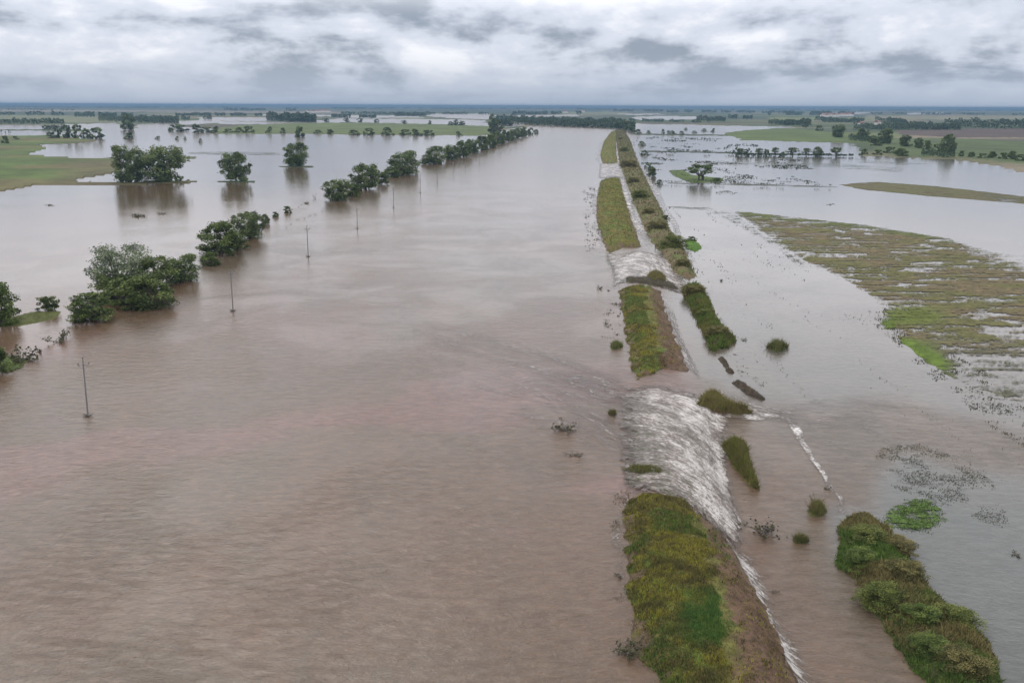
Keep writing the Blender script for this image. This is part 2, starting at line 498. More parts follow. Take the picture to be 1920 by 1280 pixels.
# ------------------------------------------------------------------ water sheet
ys = np.concatenate([np.array([197.6]), np.geomspace(1.15, 7.0, 18) + 197.0, np.arange(205, 260, 1.5), np.arange(260, 420, 4.0), np.arange(420, 1300, 6.0), np.arange(1300, 2000, 60.0)])
xs = np.concatenate([np.arange(-900, -20, 30.0), np.arange(-20, 1100, 10.0), np.arange(1100, 1560, 5.0), np.arange(1560, 1960, 8.0), np.arange(1960, 2801, 30.0)])
PX, PY = np.meshgrid(xs, ys)
PY = PY + (np.interp(PX, HPX, HPY) - 197.0) * np.exp(-(PY - 197) / 90)
X, Y, Z, T = W(PX, PY)
side = sstep((PX - np.interp(PY, *LEVX) - 10) / 60.0)                      # 0 river, 1 flood behind the levee
# silt: river brown; clear(er) slate-grey flood on the right where the ground shows dark
mud = np.array([0.096, 0.063, 0.038]); mud2 = np.array([0.102, 0.079, 0.055])
slate = np.array([0.080, 0.086, 0.078])
nb = fbm(X / 55, Y / 80, 41); nb2 = fbm(X / 18, Y / 26, 44)
wc = lerp(mud, mud2, sstep((nb * 0.7 + nb2 * 0.3 - 0.42) / 0.2))
# the breach sends a brown tongue out over the slate flood
tongue = [(1290, 690), (1420, 735), (1560, 745), (1760, 760), (1900, 800), (2050, 900), (1800, 880), (1690, 850), (1650, 880), (1640, 960), (1570, 960), (1580, 1040), (1800, 1280), (1900, 1500), (1300, 1500), (1300, 900)]
tw = sstep((sdist(PX, PY, tongue) + 25 + (nb2 - 0.5) * 80) / 60)
sl = side * (1 - tw)
wc = lerp(wc, slate, sl * (0.55 + 0.45 * sstep((PY - 600) / 500)))
pink = sstep((fbm(X / 30 + 3, Y / 16, 50) - 0.52) / 0.12) * (1 - side) * sstep((PY - 560) / 200)
wc = lerp(wc, (0.122, 0.070, 0.052), pink * 0.9)
calm_l = sstep((np.interp(PY, [240, 350, 500, 700, 1000], [1000, 640, 400, 40, -200]) - PX) / 60)
ripple = 0.42 * (1 - 0.62 * np.maximum(sl, calm_l)) * np.clip(110 / T, 0.10, 1.0) ** 0.9
rough = np.clip(0.07 + T / 4500 * 0.22, 0, 0.30) + 0.05 * (1 - np.maximum(sl, calm_l))
nr, nc = PX.shape
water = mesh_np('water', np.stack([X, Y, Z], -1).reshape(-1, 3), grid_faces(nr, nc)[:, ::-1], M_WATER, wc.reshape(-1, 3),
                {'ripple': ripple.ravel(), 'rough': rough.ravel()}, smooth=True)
tag(water, kind='structure')


# ------------------------------------------------------------------ raised ground: levee, banks, wet fields
class Patch:
    def __init__(s, poly, H=1.0, slope=2.0, jit=0.5, seed=1, bumpy=0.15, sink=0.6):
        s.wp = wpoly(poly); s.poly = poly; s.H = H; s.slope = slope; s.jit = jit; s.seed = seed; s.bumpy = bumpy; s.sink = sink
    def sd(s, X, Y):
        return sdist(X, Y, s.wp) + (fbm(X / (s.jit * 3 + .3), Y / (s.jit * 3 + .3), s.seed) - 0.5) * 2.4 * s.jit
    def z(s, X, Y, wz, sd=None):
        d = s.sd(X, Y) if sd is None else sd
        up = s.H * sstep(np.clip(d, 0, None) / s.slope * 0.75 + 0.0) ** 0.8
        dn = np.clip(d, -s.sink * 2, 0) * 0.5
        return wz + up + dn + 0.02 + s.bumpy * (fbm(X / 1.3, Y / 1.3, s.seed + 5) - 0.4) * sstep(d / 0.5)
    def build(s, name, mat, colf, step=4.0, wet=None, attrs=None, kind='structure', parent=None):
        a = np.array(s.poly, float)
        x0, x1, y0, y1 = a[:, 0].min(), a[:, 0].max(), a[:, 1].min(), a[:, 1].max()
        sx, sy = (step, step) if np.isscalar(step) else step
        PX, PY = np.meshgrid(np.arange(x0 - 6 * sx, x1 + 6.1 * sx, sx), np.arange(max(y0 - 6 * sy, 203), y1 + 6.1 * sy, sy))
        X, Y, wz, T = W(PX, PY)
        d = s.sd(X, Y)
        Z = s.z(X, Y, wz, d)
        keep = (d > -s.sink).ravel()
        F = grid_faces(*PX.shape)[:, ::-1]
        F = F[keep[F].any(1)]
        cols = colf(PX, PY, X, Y, d).reshape(-1, 3)
        w = None if wet is None else wet(PX, PY, X, Y, d).ravel()
        V, F, cols, w = compact(np.stack([X, Y, Z], -1).reshape(-1, 3), F, cols, w)
        ob = mesh_np(name, V, F, mat, cols, None if w is None else {'wet': w}, smooth=True, parent=parent)
        if kind: tag(ob, kind=kind)
        return ob
    def scatter(s, n, dmin=0.1, seed=0, dens=None):
        """n points on the patch; even per square metre"""
        rg = np.random.default_rng(seed + 100)
        a = np.array(s.wp)
        X = rg.uniform(a[:, 0].min(), a[:, 0].max(), n * 6); Y = rg.uniform(a[:, 1].min(), a[:, 1].max(), n * 6)
        d = s.sd(X, Y); k = d > dmin
        X, Y, d = X[k], Y[k], d[k]
        px, py = to_px(X, Y)
        if dens is not None:
            k = rg.uniform(0, 1, len(X)) < dens(px, py, X, Y, d); X, Y, d, px, py = X[k], Y[k], d[k], px[k], py[k]
        X, Y, d, px, py = X[:n], Y[:n], d[:n], px[:n], py[:n]
        return X, Y, s.z(X, Y, water_z(px, py), d), px, py, d


def to_px(X, Y, z=-0.25):
    P = np.stack([X, Y, np.full_like(X, z - CAMZ)], -1) @ Rn
    return 960 + FPX * P[..., 0] / -P[..., 2], 640 - FPX * P[..., 1] / -P[..., 2]


def blades(name, X, Y, Z, h, w, cols, k=3, lean=0.5, mat=None, parent=None, seed=0, quad=False):
    """tufts of k tapering blades at every point -> one mesh"""
    rg = np.random.default_rng(seed)
    n = len(X)
    h = np.broadcast_to(h, (n,)); w = np.broadcast_to(w, (n,))
    X, Y, Z, h, w = (np.repeat(np.asarray(a, float), k) for a in (X, Y, Z, h, w))
    cols = np.repeat(cols, k, 0) * rg.uniform(0.7, 1.35, (n * k, 1))
    N = n * k
    a = rg.uniform(0, 2 * np.pi, N); b = rg.uniform(0, 2 * np.pi, N)
    hh = h * rg.uniform(0.55, 1.2, N); ln = hh * rg.uniform(0, lean, N)
    ox = X + rg.normal(0, 1, N) * w * 1.2; oy = Y + rg.normal(0, 1, N) * w * 1.2
    V = np.empty((N, 3, 3))
    V[:, 0] = np.stack([ox - np.cos(a) * w / 2, oy - np.sin(a) * w / 2, Z - 0.04], -1)
    V[:, 1] = np.stack([ox + np.cos(a) * w / 2, oy + np.sin(a) * w / 2, Z - 0.04], -1)
    V[:, 2] = np.stack([ox + np.cos(b) * ln, oy + np.sin(b) * ln, Z + hh], -1)
    F = np.arange(N * 3).reshape(N, 3)
    return mesh_np(name, V.reshape(-1, 3), F, mat or M_GRASS, np.repeat(cols, 3, 0), parent=parent)


def leaf_quads(P, size, cols, seed=0, flat=0.0):
    """randomly turned leaf-clump faces; returns V,F,cols"""
    rg = np.random.default_rng(seed)
    n = len(P)
    size = np.broadcast_to(size, (n,)) * rg.uniform(0.6, 1.35, n)
    u = rg.normal(size=(n, 3)); u[:, 2] *= (1 - flat); u /= np.linalg.norm(u, axis=1)[:, None]
    t = rg.normal(size=(n, 3)); v_ = np.cross(u, t); v_ /= np.linalg.norm(v_, axis=1)[:, None]
    u = u * size[:, None] * 0.5; v_ = v_ * size[:, None] * 0.36
    V = np.stack([P - u, P + v_ * 1.0, P + u, P - v_], 1).reshape(-1, 3)
    return V, np.arange(n * 4).reshape(n, 4), np.repeat(cols, 4, 0)


# ---- colours
YG = (0.115, 0.11, 0.035); OL = (0.130, 0.115, 0.040); GR = (0.07, 0.15, 0.025); BR = (0.125, 0.082, 0.056); DK = (0.040, 0.046, 0.018); DRY = (0.25, 0.19, 0.09)


def levee_col(edge):
    """green crest, eroded brown earth on the land side; edge(py) = px where the earth starts"""
    def f(px, py, X, Y, d):
        n = fbm(X / 2.2, Y / 2.2, 61); n2 = fbm(X / 0.7, Y / 0.7, 63); n3 = fbm(X / 6, Y / 6, 66)
        c = lerp(YG, OL, sstep((n - 0.40) / 0.2))
        c = lerp(c, GR, sstep((n3 - 0.55) / 0.12) * 0.7)
        e = sstep((px - edge(py) + (n - 0.5) * 90 * (py / 1100)) / (22 * py / 1000))
        c = lerp(c, lerp(BR, (0.095, 0.058, 0.042), n), e)
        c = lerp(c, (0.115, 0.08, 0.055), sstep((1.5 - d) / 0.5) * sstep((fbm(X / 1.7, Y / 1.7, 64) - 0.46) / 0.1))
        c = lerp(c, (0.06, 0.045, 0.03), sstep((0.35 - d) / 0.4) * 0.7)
        return c * (0.7 + 0.6 * n2)[..., None]
    return f


L1 = [(1176, 930), (1225, 925), (1290, 940), (1330, 975), (1362, 1012), (1398, 1060), (1425, 1110), (1450, 1170), (1480, 1225), (1506, 1290), (1560, 1420), (1640, 1650),
      (1330, 1650), (1262, 1400), (1238, 1280), (1200, 1215), (1184, 1140), (1172, 1060), (1168, 990)]
L2 = [(1160, 545), (1190, 538), (1238, 545), (1250, 590), (1268, 640), (1292, 698), (1250, 690), (1195, 712), (1186, 690), (1176, 640), (1168, 590)]
L3 = [(1126, 338), (1162, 333), (1172, 370), (1186, 415), (1203, 464), (1170, 462), (1142, 476), (1130, 452), (1118, 410), (1119, 370)]
L4 = [(1146, 246), (1157, 247), (1155, 270), (1158, 305), (1130, 306), (1125, 290), (1132, 264)]
B1 = [(1152, 243), (1170, 243), (1182, 262), (1195, 300), (1212, 335), (1232, 375), (1258, 430), (1282, 465), (1306, 522), (1290, 522), (1262, 512), (1250, 488),
      (1222, 452), (1205, 420), (1188, 380), (1172, 335), (1160, 300), (1156, 268)]
B2 = [(1278, 540), (1312, 536), (1326, 560), (1345, 600), (1378, 640), (1366, 652), (1336, 660), (1318, 625), (1298, 585)]
B3 = [(1586, 966), (1625, 962), (1675, 1002), (1705, 1050), (1745, 1105), (1800, 1150), (1845, 1200), (1868, 1270), (1885, 1360), (1960, 1500), (1900, 1600), (1800, 1440),
      (1732, 1290), (1700, 1225), (1650, 1160), (1604, 1128), (1612, 1090), (1576, 1062), (1570, 1010)]

pl1 = Patch(L1, 1.35, 2.6, 0.9, 11, 0.35)
pl2 = Patch(L2, 1.25, 2.4, 0.6, 12, 0.3)
pl3 = Patch(L3, 1.2, 2.6, 0.6, 13, 0.2)
pl4 = Patch(L4, 1.2, 3.0, 0.8, 14, 0.2)
pb1 = Patch(B1, 1.0, 2.0, 0.8, 15, 0.5)
pb2 = Patch(B2, 0.9, 1.5, 0.5, 16, 0.4)
pb3 = Patch(B3, 0.7, 1.5, 0.8, 17, 0.5)
e1 = lambda py: np.interp(py, [930, 980, 1050, 1150, 1280, 1600], [1290, 1308, 1322, 1345, 1360, 1385])
e2 = lambda py: np.interp(py, [540, 620, 700], [1205, 1222, 1240])
e3 = lambda py: np.interp(py, [330, 400, 460, 480], [1185, 1205, 1215, 1200])
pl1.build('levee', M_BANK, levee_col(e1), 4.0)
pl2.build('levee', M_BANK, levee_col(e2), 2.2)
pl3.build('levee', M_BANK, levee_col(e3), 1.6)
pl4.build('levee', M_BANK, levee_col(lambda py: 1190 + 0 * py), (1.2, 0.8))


def bank_col(a, b):
    def f(px, py, X, Y, d):
        n = fbm(X / 2.5, Y / 3.5, 71); n2 = fbm(X / 0.8, Y / 0.8, 73)
        c = lerp(a, b, sstep((n - 0.4) / 0.2))
        return c * (0.6 + 0.7 * n2)[..., None]
    return f


pb1.build('river_bank', M_BANK, bank_col((0.13, 0.10, 0.06), (0.10, 0.11, 0.04)), (1.6, 1.2))
pb2.build('river_bank', M_BANK, bank_col((0.085, 0.066, 0.035), (0.065, 0.080, 0.022)), 2.2)
pb3.build('river_bank', M_BANK, bank_col((0.085, 0.065, 0.040), (0.055, 0.075, 0.02)), 5.0)

# ---- grass on levee and banks (beyond counting)
def grass_cols(px, py, X, Y, edge, rg):
    n = fbm(X / 2.0, Y / 2.0, 61); n3 = fbm(X / 5, Y / 5, 66)
    n4 = fbm(X / 0.55, Y / 0.55, 68, 2)
    c = lerp((0.33, 0.30, 0.06), (0.15, 0.14, 0.05), sstep((n * 0.6 + n4 * 0.4 - 0.40) / 0.18))
    c = lerp(c, (0.10, 0.18, 0.045), sstep((n3 - 0.56) / 0.1) * 0.8)
    k = rg.uniform(0, 1, len(X))
    c = np.where((k < 0.18)[:, None], np.array(DRY), c)
    c = np.where((k > 0.85)[:, None], np.array((0.08, 0.07, 0.035)), c)
    return c


def grass(name, patch, n, h, w, edge=None, seed=0, k=3, dmin=0.15, colf=None, lean=0.7):
    rg = np.random.default_rng(seed)
    dens = None
    if edge is not None:
        dens = lambda px, py, X, Y, d: (1 - 0.85 * sstep((1.5 - d) / 0.5) * sstep((fbm(X / 1.7, Y / 1.7, 64) - 0.46) / 0.1)) * np.where(px > edge(py) + (fbm(X / 2.2, Y / 2.2, 61) - 0.5) * 60 * py / 1100, 0.10, 1.0)
    X, Y, Z, px, py, d = patch.scatter(n, dmin, seed, dens)
    cols = grass_cols(px, py, X, Y, edge, rg) if colf is None else colf(px, py, X, Y, rg)
    hh = h * (0.3 + 2.2 * np.clip(fbm(X / 0.8, Y / 0.8, seed + 3) - 0.3, 0, 1)) * rg.uniform(0.6, 1.3, len(X))
    o = blades(name, X, Y, Z, hh, w, cols, k, lean, seed=seed)
    return tag(o, kind='stuff')


def g1c(px, py, X, Y, rg):
    c = grass_cols(px, py, X, Y, None, rg)
    m = sstep((75 - np.hypot(px - 1325, (py - 1195) * 0.9)) / 50 + (fbm(X / 1.2, Y / 1.2, 90) - 0.5) * 1.5)
    return lerp(c, (0.075, 0.18, 0.045), m * 0.8)


grass('grass', pl1, 34000, 0.24, 0.095, e1, 1, 3, colf=g1c)
grass('grass', pl2, 14000, 0.24, 0.12, e2, 2, 3)
grass('grass', pl3, 13000, 0.32, 0.18, e3, 3, 2)
grass('grass', pl4, 6000, 0.6, 0.25, None, 4, 2)


def brown_green(a, b, c3):
    def f(px, py, X, Y, rg):
        n = fbm(X / 3.5, Y / 4.5, 81); k = rg.uniform(0, 1, len(X))
        c = lerp(a, b, sstep((n - 0.42) / 0.15))
        return np.where((k < 0.2)[:, None], np.array(c3), c)
    return f


grass('undergrowth', pb1, 15000, 0.8, 0.28, None, 5, 3, 0.3, brown_green((0.19, 0.15, 0.08), (0.14, 0.15, 0.05), (0.08, 0.08, 0.04)), 1.0)
grass('undergrowth', pb2, 9000, 0.7, 0.20, None, 6, 3, 0.2, brown_green((0.20, 0.19, 0.055), (0.12, 0.17, 0.04), (0.16, 0.12, 0.07)), 1.0)
grass('undergrowth', pb3, 15000, 0.42, 0.11, None, 7, 3, 0.1, brown_green((0.22, 0.18, 0.08), (0.11, 0.18, 0.04), (0.08, 0.10, 0.035)), 1.0)

# ---- drowned fields of the right flood
F1 = [(1372, 394), (1500, 408), (1640, 424), (1780, 448), (1850, 470), (1920, 480), (2300, 560), (2700, 700), (2700, 1000), (2200, 900), (1990, 800), (1880, 745), (1800, 722), (1740, 682),
      (1690, 640), (1660, 600), (1640, 560), (1600, 535), (1560, 512), (1510, 492), (1468, 465), (1420, 430)]
F2 = [(1570, 347), (1640, 342), (1760, 351), (1920, 370), (2400, 430), (2400, 446), (1920, 384), (1750, 370), (1620, 357)]


def f1col(px, py, X, Y, d):
    n = fbm(X / 9, Y / 5, 91); n2 = fbm(X / 1.5, Y / 1.2, 92)
    c = lerp((0.095, 0.092, 0.034), (0.115, 0.092, 0.048), sstep((n - 0.42) / 0.2))
    g_ = sstep((34 - np.abs((px - 1690) * 0.55 - (py - 640)) ) / 30) * sstep((py - 628) / 12) * sstep((735 - py) / 40) * sstep((1815 - px) / 60)
    c = lerp(c, (0.080, 0.125, 0.018), np.clip(g_, 0, 1))
    g2 = sstep((50 - np.hypot((px - 1700) * 0.5, (py - 592) * 1.6)) / 30)
    c = lerp(c, (0.085, 0.115, 0.02), g2 * 0.7)
    g3 = sstep((9 - np.abs(py - np.interp(px, [1372, 1640, 1780], [397, 427, 452]))) / 6)
    c = lerp(c, (0.075, 0.095, 0.025), g3 * 0.8)
    grey = sstep((py - 620 - (px - 1700) * 0.02) / 60) * (1 - np.clip(g_, 0, 1))
    c = lerp(c, (0.085, 0.095, 0.070), grey * 0.6)
    return c * (0.6 + 0.8 * n2)[..., None]


def f1wet(px, py, X, Y, d):
    w = 0.36 + 0.40 * sstep((4 - d) / 7)
    w = np.maximum(w, 0.64 * sstep((py - 600 - (px - 1700) * 0.10) / 70))
    w = np.maximum(w, 0.62 * sstep((fbm(X / 7, Y / 4, 95) - 0.58) / 0.08))
    w = np.maximum(w, 0.72 * sstep(((px - 1740) * 0.33 + 30 - (py - 455)) / 60) * sstep((px - 1700) / 150))
    g_ = sstep((30 - np.abs((px - 1690) * 0.55 - (py - 640))) / 24) * sstep((py - 628) / 12) * sstep((735 - py) / 40) * sstep((1815 - px) / 60)
    return np.clip(w * (1 - g_) + 0.15 * g_, 0, 1)


pf1 = Patch(F1, 0.10, 2.0, 1.2, 21, 0.05)
pf1.build('drowned_field', M_FIELD, f1col, (3.0, 2.0), f1wet)
pf2 = Patch(F2, 0.15, 2.0, 1.5, 22, 0.05)
pf2.build('drowned_field', M_FIELD, lambda px, py, X, Y, d: lerp((0.085, 0.095, 0.035), (0.10, 0.08, 0.045), fbm(X / 12, Y / 6, 3)), (3.0, 1.0),
          lambda px, py, X, Y, d: 0.28 + 0.3 * sstep((2 - d) / 4) + 0.15 * sstep((px - 1800) / 100))
# thin submerged balks of the fields: barely awash strips
for i, (poly, c, wt) in enumerate([
    ([(350, 286), (440, 284), (530, 286), (528, 291), (440, 292), (350, 291)], (0.08, 0.09, 0.05), 0.62),
    ([(190, 296), (370, 294), (368, 299), (230, 301)], (0.085, 0.10, 0.04), 0.35),
    ([(1300, 300), (1420, 303), (1560, 306), (1700, 318), (1690, 326), (1560, 316), (1400, 310), (1300, 308)], (0.075, 0.09, 0.045), 0.66),
    ([(1250, 340), (1420, 345), (1570, 350), (1575, 353), (1420, 349), (1250, 344)], (0.06, 0.065, 0.04), 0.52),
    ([(1252, 318), (1282, 318), (1300, 328), (1360, 334), (1352, 342), (1295, 343), (1262, 330)], (0.070, 0.105, 0.025), 0.30),
    ([(1250, 384), (1340, 390), (1380, 400), (1470, 460), (1520, 500), (1500, 505), (1420, 445), (1330, 396), (1250, 388)], (0.06, 0.07, 0.035), 0.64),
    ([(1600, 296), (1640, 303), (1760, 310), (1700, 312), (1600, 306)], (0.06, 0.07, 0.045), 0.66),
    ([(1180, 249), (1250, 250), (1370, 252), (1372, 255), (1250, 253.5), (1180, 252)], (0.05, 0.06, 0.035), 0.2),
    ([(1200, 281), (1300, 283), (1420, 287), (1600, 292), (1600, 294), (1420, 290), (1300, 286), (1200, 284)], (0.045, 0.05, 0.035), 0.35),
    ([(405, 340), (480, 339), (478, 343), (408, 343)], (0.05, 0.065, 0.03), 0.2),
    ([(520, 311), (590, 310), (588, 314), (524, 314)], (0.05, 0.065, 0.03), 0.2),
    ([(0, 598), (60, 585), (118, 582), (100, 600), (40, 612), (0, 612)], (0.075, 0.085, 0.025), 0.1),
    ([(0, 662), (55, 672), (40, 692), (0, 700)], (0.06, 0.08, 0.025), 0.2),
    ([(1690, 935), (1740, 930), (1782, 965), (1750, 1000), (1715, 1005), (1662, 985), (1655, 960)], (0.070, 0.112, 0.030), 0.50),
    ([(1282, 446), (1300, 448), (1318, 462), (1305, 474), (1285, 468)], (0.060, 0.120, 0.016), 0.05),
    ([(1645, 600), (1700, 575), (1760, 580), (1770, 600), (1700, 612), (1660, 622)], (0.085, 0.120, 0.020), 0.45),
]):
    mpp = P1(*poly[0])[3]
    pp = Patch(poly, 0.08, 1.0, min(max(mpp * 4, 0.5), 2.0), 30 + i, 0.03)
    cc = np.array(c)
    sy = 0.8 if poly[0][1] < 420 else 3.0
    pp.build('grass_bed', M_FIELD, lambda px, py, X, Y, d: cc * (0.7 + 0.6 * fbm(X / 2, Y / 2, 5))[..., None], (3.0, sy),
             lambda px, py, X, Y, d: wt + 0.35 * sstep((max(mpp * 5, 1.6) - d) / max(mpp * 7, 2.4)))
    if poly[0][1] > 440:
        X, Y, Z, px, py, d = pp.scatter(int(300 if poly[0][0] < 1400 else 700), 0.0, 40 + i, lambda px, py, X, Y, d: np.clip(d / 2.5, 0, 1) * (fbm(X / 1.2, Y / 1.2, 6) > 0.45))
        tag(blades('grass', X, Y, Z, 0.12, 0.09, np.repeat(cc[None] * 1.3, len(X), 0), 3, 1.0, seed=i), kind='stuff')

# ---- stubble and weed tips that prick through the right flood
def stubble(name, n, region, size, dens, col, seed, k=3):
    rg = np.random.default_rng(seed)
    a = np.array(region, float)
    px = rg.uniform(a[:, 0].min(), a[:, 0].max(), n); py = rg.uniform(a[:, 1].min(), a[:, 1].max(), n)
    m = inside_px(px, py, region)
    px, py = px[m], py[m]
    X, Y, Z, T = W(px, py)
    m = rg.uniform(0, 1, len(X)) < dens(px, py, X, Y)
    X, Y, Z, T = X[m], Y[m], Z[m], T[m]
    sz = size * T / FPX * rg.uniform(0.5, 1.5, len(X))
    o = blades(name, X, Y, Z, sz * 0.8, sz * 0.9, np.repeat(np.array(col)[None], len(X), 0), k, 1.2, seed=seed)
    return tag(o, kind='stuff')


RF = [(1215, 380), (1380, 396), (1440, 450), (1640, 560), (1700, 650), (1900, 760), (2100, 880), (2100, 1000), (1720, 830), (1420, 740), (1385, 650), (1310, 520), (1240, 420)]


def row_dens(px, py, X, Y):
    # drill rows run away from the camera; weeds gather along them
    v = X * math.cos(DRILL) + Y * math.sin(DRILL); u = -X * math.sin(DRILL) + Y * math.cos(DRILL)
    rows = vnoise(u / 1.1, v / 30, 101)
    cl_ = fbm(u / 4, v / 22, 103)
    return np.clip((rows - 0.45) * 3, 0, 1) * np.clip((cl_ - 0.47) * 3, 0, 1)


stubble('stubble', 60000, RF, 1.9, row_dens, (0.10, 0.105, 0.085), 51, 1)
stubble('stubble', 11000, [(1640, 840), (1740, 830), (1860, 900), (1900, 1000), (1800, 960), (1680, 930)], 1.8,
        lambda px, py, X, Y: np.clip((fbm(X / 2.5, Y / 2.5, 105) - 0.42) * 4, 0, 1), (0.15, 0.155, 0.13), 52)
stubble('stubble', 14000, [(1650, 560), (1760, 640), (1990, 800), (1990, 880), (1860, 800), (1740, 700), (1640, 610)], 2.2,
        lambda px, py, X, Y: np.clip((fbm(X / 3, Y / 3, 107) - 0.42) * 3, 0, 1), (0.07, 0.078, 0.055), 53)
stubble('stubble', 16000, [(1180, 255), (1380, 260), (1500, 300), (1560, 345), (1570, 385), (1300, 386), (1230, 370)], 1.6,
        lambda px, py, X, Y: np.clip((fbm(X / 20, Y / 40, 109) - 0.56) * 9, 0, 1), (0.045, 0.055, 0.035), 54)
# waterside weeds on the river edge of the levee
for i, (a, b) in enumerate([((1166, 1000), (1176, 900)), ((1150, 640), (1164, 560)), ((1170, 1100), (1195, 1230)), ((1115, 350), (1122, 470)), ((1380, 660), (1440, 745))]):
    reg = [(a[0] - 22, a[1]), (a[0] + 8, a[1]), (b[0] + 8, b[1]), (b[0] - 22, b[1])]
    stubble('waterside_weed', 1500, reg, 1.7, lambda px, py, X, Y: np.clip((fbm(X / 1.5, Y / 1.5, 111) - 0.5) * 3, 0, 1), (0.06, 0.062, 0.04), 60 + i)


# ------------------------------------------------------------------ white water
def streams(name, rows, nt_=60, ns=40, foam=None, body=None, weed=None, lift=0.10, amp=0.10, seed=0, zf=None):
    """rows: stream lines (photo readings) from the upper to the lower one, all with the same number of points"""
    R = np.array(rows, float)                                   # (S, P, 2)
    ti = np.linspace(0, R.shape[1] - 1, nt_)
    def smooth(A, q):                                           # Catmull-Rom along axis 1
        n = A.shape[1]; i = np.clip(np.floor(q).astype(int), 0, n - 2); f = (q - i)[None, :, None]
        p0 = A[:, np.clip(i - 1, 0, n - 1)]; p1 = A[:, i]; p2 = A[:, i + 1]; p3 = A[:, np.clip(i + 2, 0, n - 1)]
        return 0.5 * (2 * p1 + (p2 - p0) * f + (2 * p0 - 5 * p1 + 4 * p2 - p3) * f ** 2 + (3 * p1 - p0 - 3 * p2 + p3) * f ** 3)
    A = smooth(R, ti)
    A = smooth(A.transpose(1, 0, 2), np.linspace(0, R.shape[0] - 1, ns)).transpose(1, 0, 2)
    px, py = A[..., 0], A[..., 1]
    X, Y, wz, T = W(px, py)
    dx_ = np.hypot(np.diff(X, axis=1, prepend=X[:, :1]), np.diff(Y, axis=1, prepend=Y[:, :1])).cumsum(1)
    dv = np.hypot(np.diff(X, axis=0, prepend=X[:1]), np.diff(Y, axis=0, prepend=Y[:1])).cumsum(0)
    u = dx_; v = dv[:, nt_ // 2][:, None] + 0 * dx_
    t = np.linspace(0, 1, nt_)[None] + 0 * u; s = np.linspace(0, 1, ns)[:, None] + 0 * u
    edge = np.minimum(np.minimum(t, 1 - t) * 4.5, np.minimum(s, 1 - s) * 5)
    edge = sstep(edge)
    wav = 0.6 * fbm(u * 0.35, v * 1.1, seed + 3) + 0.4 * fbm(u * 0.9, v * 1.5, seed + 8) - 0.45
    z = (wz if zf is None else zf(t, s, wz)) + 0.03 + (lift + amp * 2 * wav) * edge
    fo = foam(t, s, px, py) * edge; bo = body(t, s, px, py) * edge
    we = (weed(t, s, px, py) if weed else 0 * t)
    V = np.stack([X, Y, z], -1).reshape(-1, 3)
    uv = np.stack([u, v], -1).reshape(-1, 2)
    o = mesh_np(name, V, grid_faces(ns, nt_)[:, ::-1], M_FOAM, None, {'foam': fo.ravel(), 'body': bo.ravel(), 'weed': we.ravel()}, uv, smooth=True)
    return tag(o, kind='structure')


one = lambda c: (lambda t, s, px, py: c + 0 * t)
streams('rapids', [
    [(1020, 700), (1165, 712), (1235, 716), (1300, 728), (1380, 752), (1450, 768)],
    [(1030, 722), (1165, 738), (1235, 742), (1300, 760), (1350, 790), (1410, 800)],
    [(1080, 765), (1165, 778), (1245, 790), (1310, 815), (1348, 845), (1400, 870)],
    [(1100, 820), (1168, 826), (1250, 830), (1315, 862), (1358, 905), (1402, 950)],
    [(1110, 865), (1170, 875), (1250, 876), (1320, 912), (1372, 965), (1425, 1015)],
    [(1125, 925), (1172, 912), (1245, 908), (1308, 940), (1370, 1002), (1438, 1062)],
    [(1120, 965), (1172, 948), (1245, 940), (1312, 975), (1368, 1040), (1452, 1100)]], 130, 90,
    foam=lambda t, s, px, py: np.clip(sstep((t - 0.12) / 0.25) * (0.62 + 0.42 * sstep((t - 0.30) / 0.25)) * (0.72 + 0.5 * fbm(px / 26, py / 16, 5)) * sstep((1.02 - t) / 0.25) + 0.3 * sstep((0.22 - s) / 0.1), 0, 1.25),
    body=lambda t, s, px, py: sstep((t - 0.02) / 0.42) * sstep((0.97 - t) / 0.25),
    weed=lambda t, s, px, py: sstep((0.75 - t) / 0.2) * sstep((s - 0.15) / 0.3) * sstep((t - 0.14) / 0.16), lift=0.10, amp=0.32, seed=1)
# spill over the crest of the near levee's far slope
streams('cascade', [
    [(1340, 985), (1372, 1008), (1400, 1024), (1440, 1032)],
    [(1378, 1046), (1402, 1068), (1430, 1086), (1472, 1096)],
    [(1412, 1116), (1435, 1140), (1460, 1160), (1500, 1172)],
    [(1438, 1174), (1458, 1198), (1488, 1218), (1530, 1232)],
    [(1470, 1236), (1494, 1260), (1524, 1280), (1568, 1292)],
    [(1515, 1320), (1535, 1340), (1560, 1358), (1590, 1370)]], 40, 120,
    foam=lambda t, s, px, py: 1.4 * sstep(t / 0.15) * sstep((1 - t) / 0.7), body=one(0.25), lift=0.1, amp=0.15, seed=2)
streams('cascade', [
    [(1234, 548), (1244, 556), (1252, 566), (1262, 574)],
    [(1252, 600), (1264, 614), (1272, 626), (1282, 636)],
    [(1272, 650), (1286, 664), (1296, 678), (1308, 690)],
    [(1282, 690), (1294, 700), (1304, 708), (1318, 716)]], 30, 90,
    foam=lambda t, s, px, py: 1.0 + 0 * t, body=one(0.35), lift=0.1, amp=0.15, seed=3)
streams('rapids', [
    [(1128, 468), (1160, 474), (1200, 468), (1240, 478), (1275, 498)],
    [(1130, 490), (1160, 488), (1205, 484), (1245, 500), (1290, 522)],
    [(1140, 510), (1168, 504), (1210, 506), (1250, 522), (1300, 540)],
    [(1146, 545), (1170, 536), (1212, 534), (1248, 545), (1290, 560)]], 70, 50,
    foam=lambda t, s, px, py: 0.95 + 0 * t, body=lambda t, s, px, py: 0.9 + 0 * t,
    weed=lambda t, s, px, py: sstep((0.5 - t) / 0.2), lift=0.1, amp=0.2, seed=4)
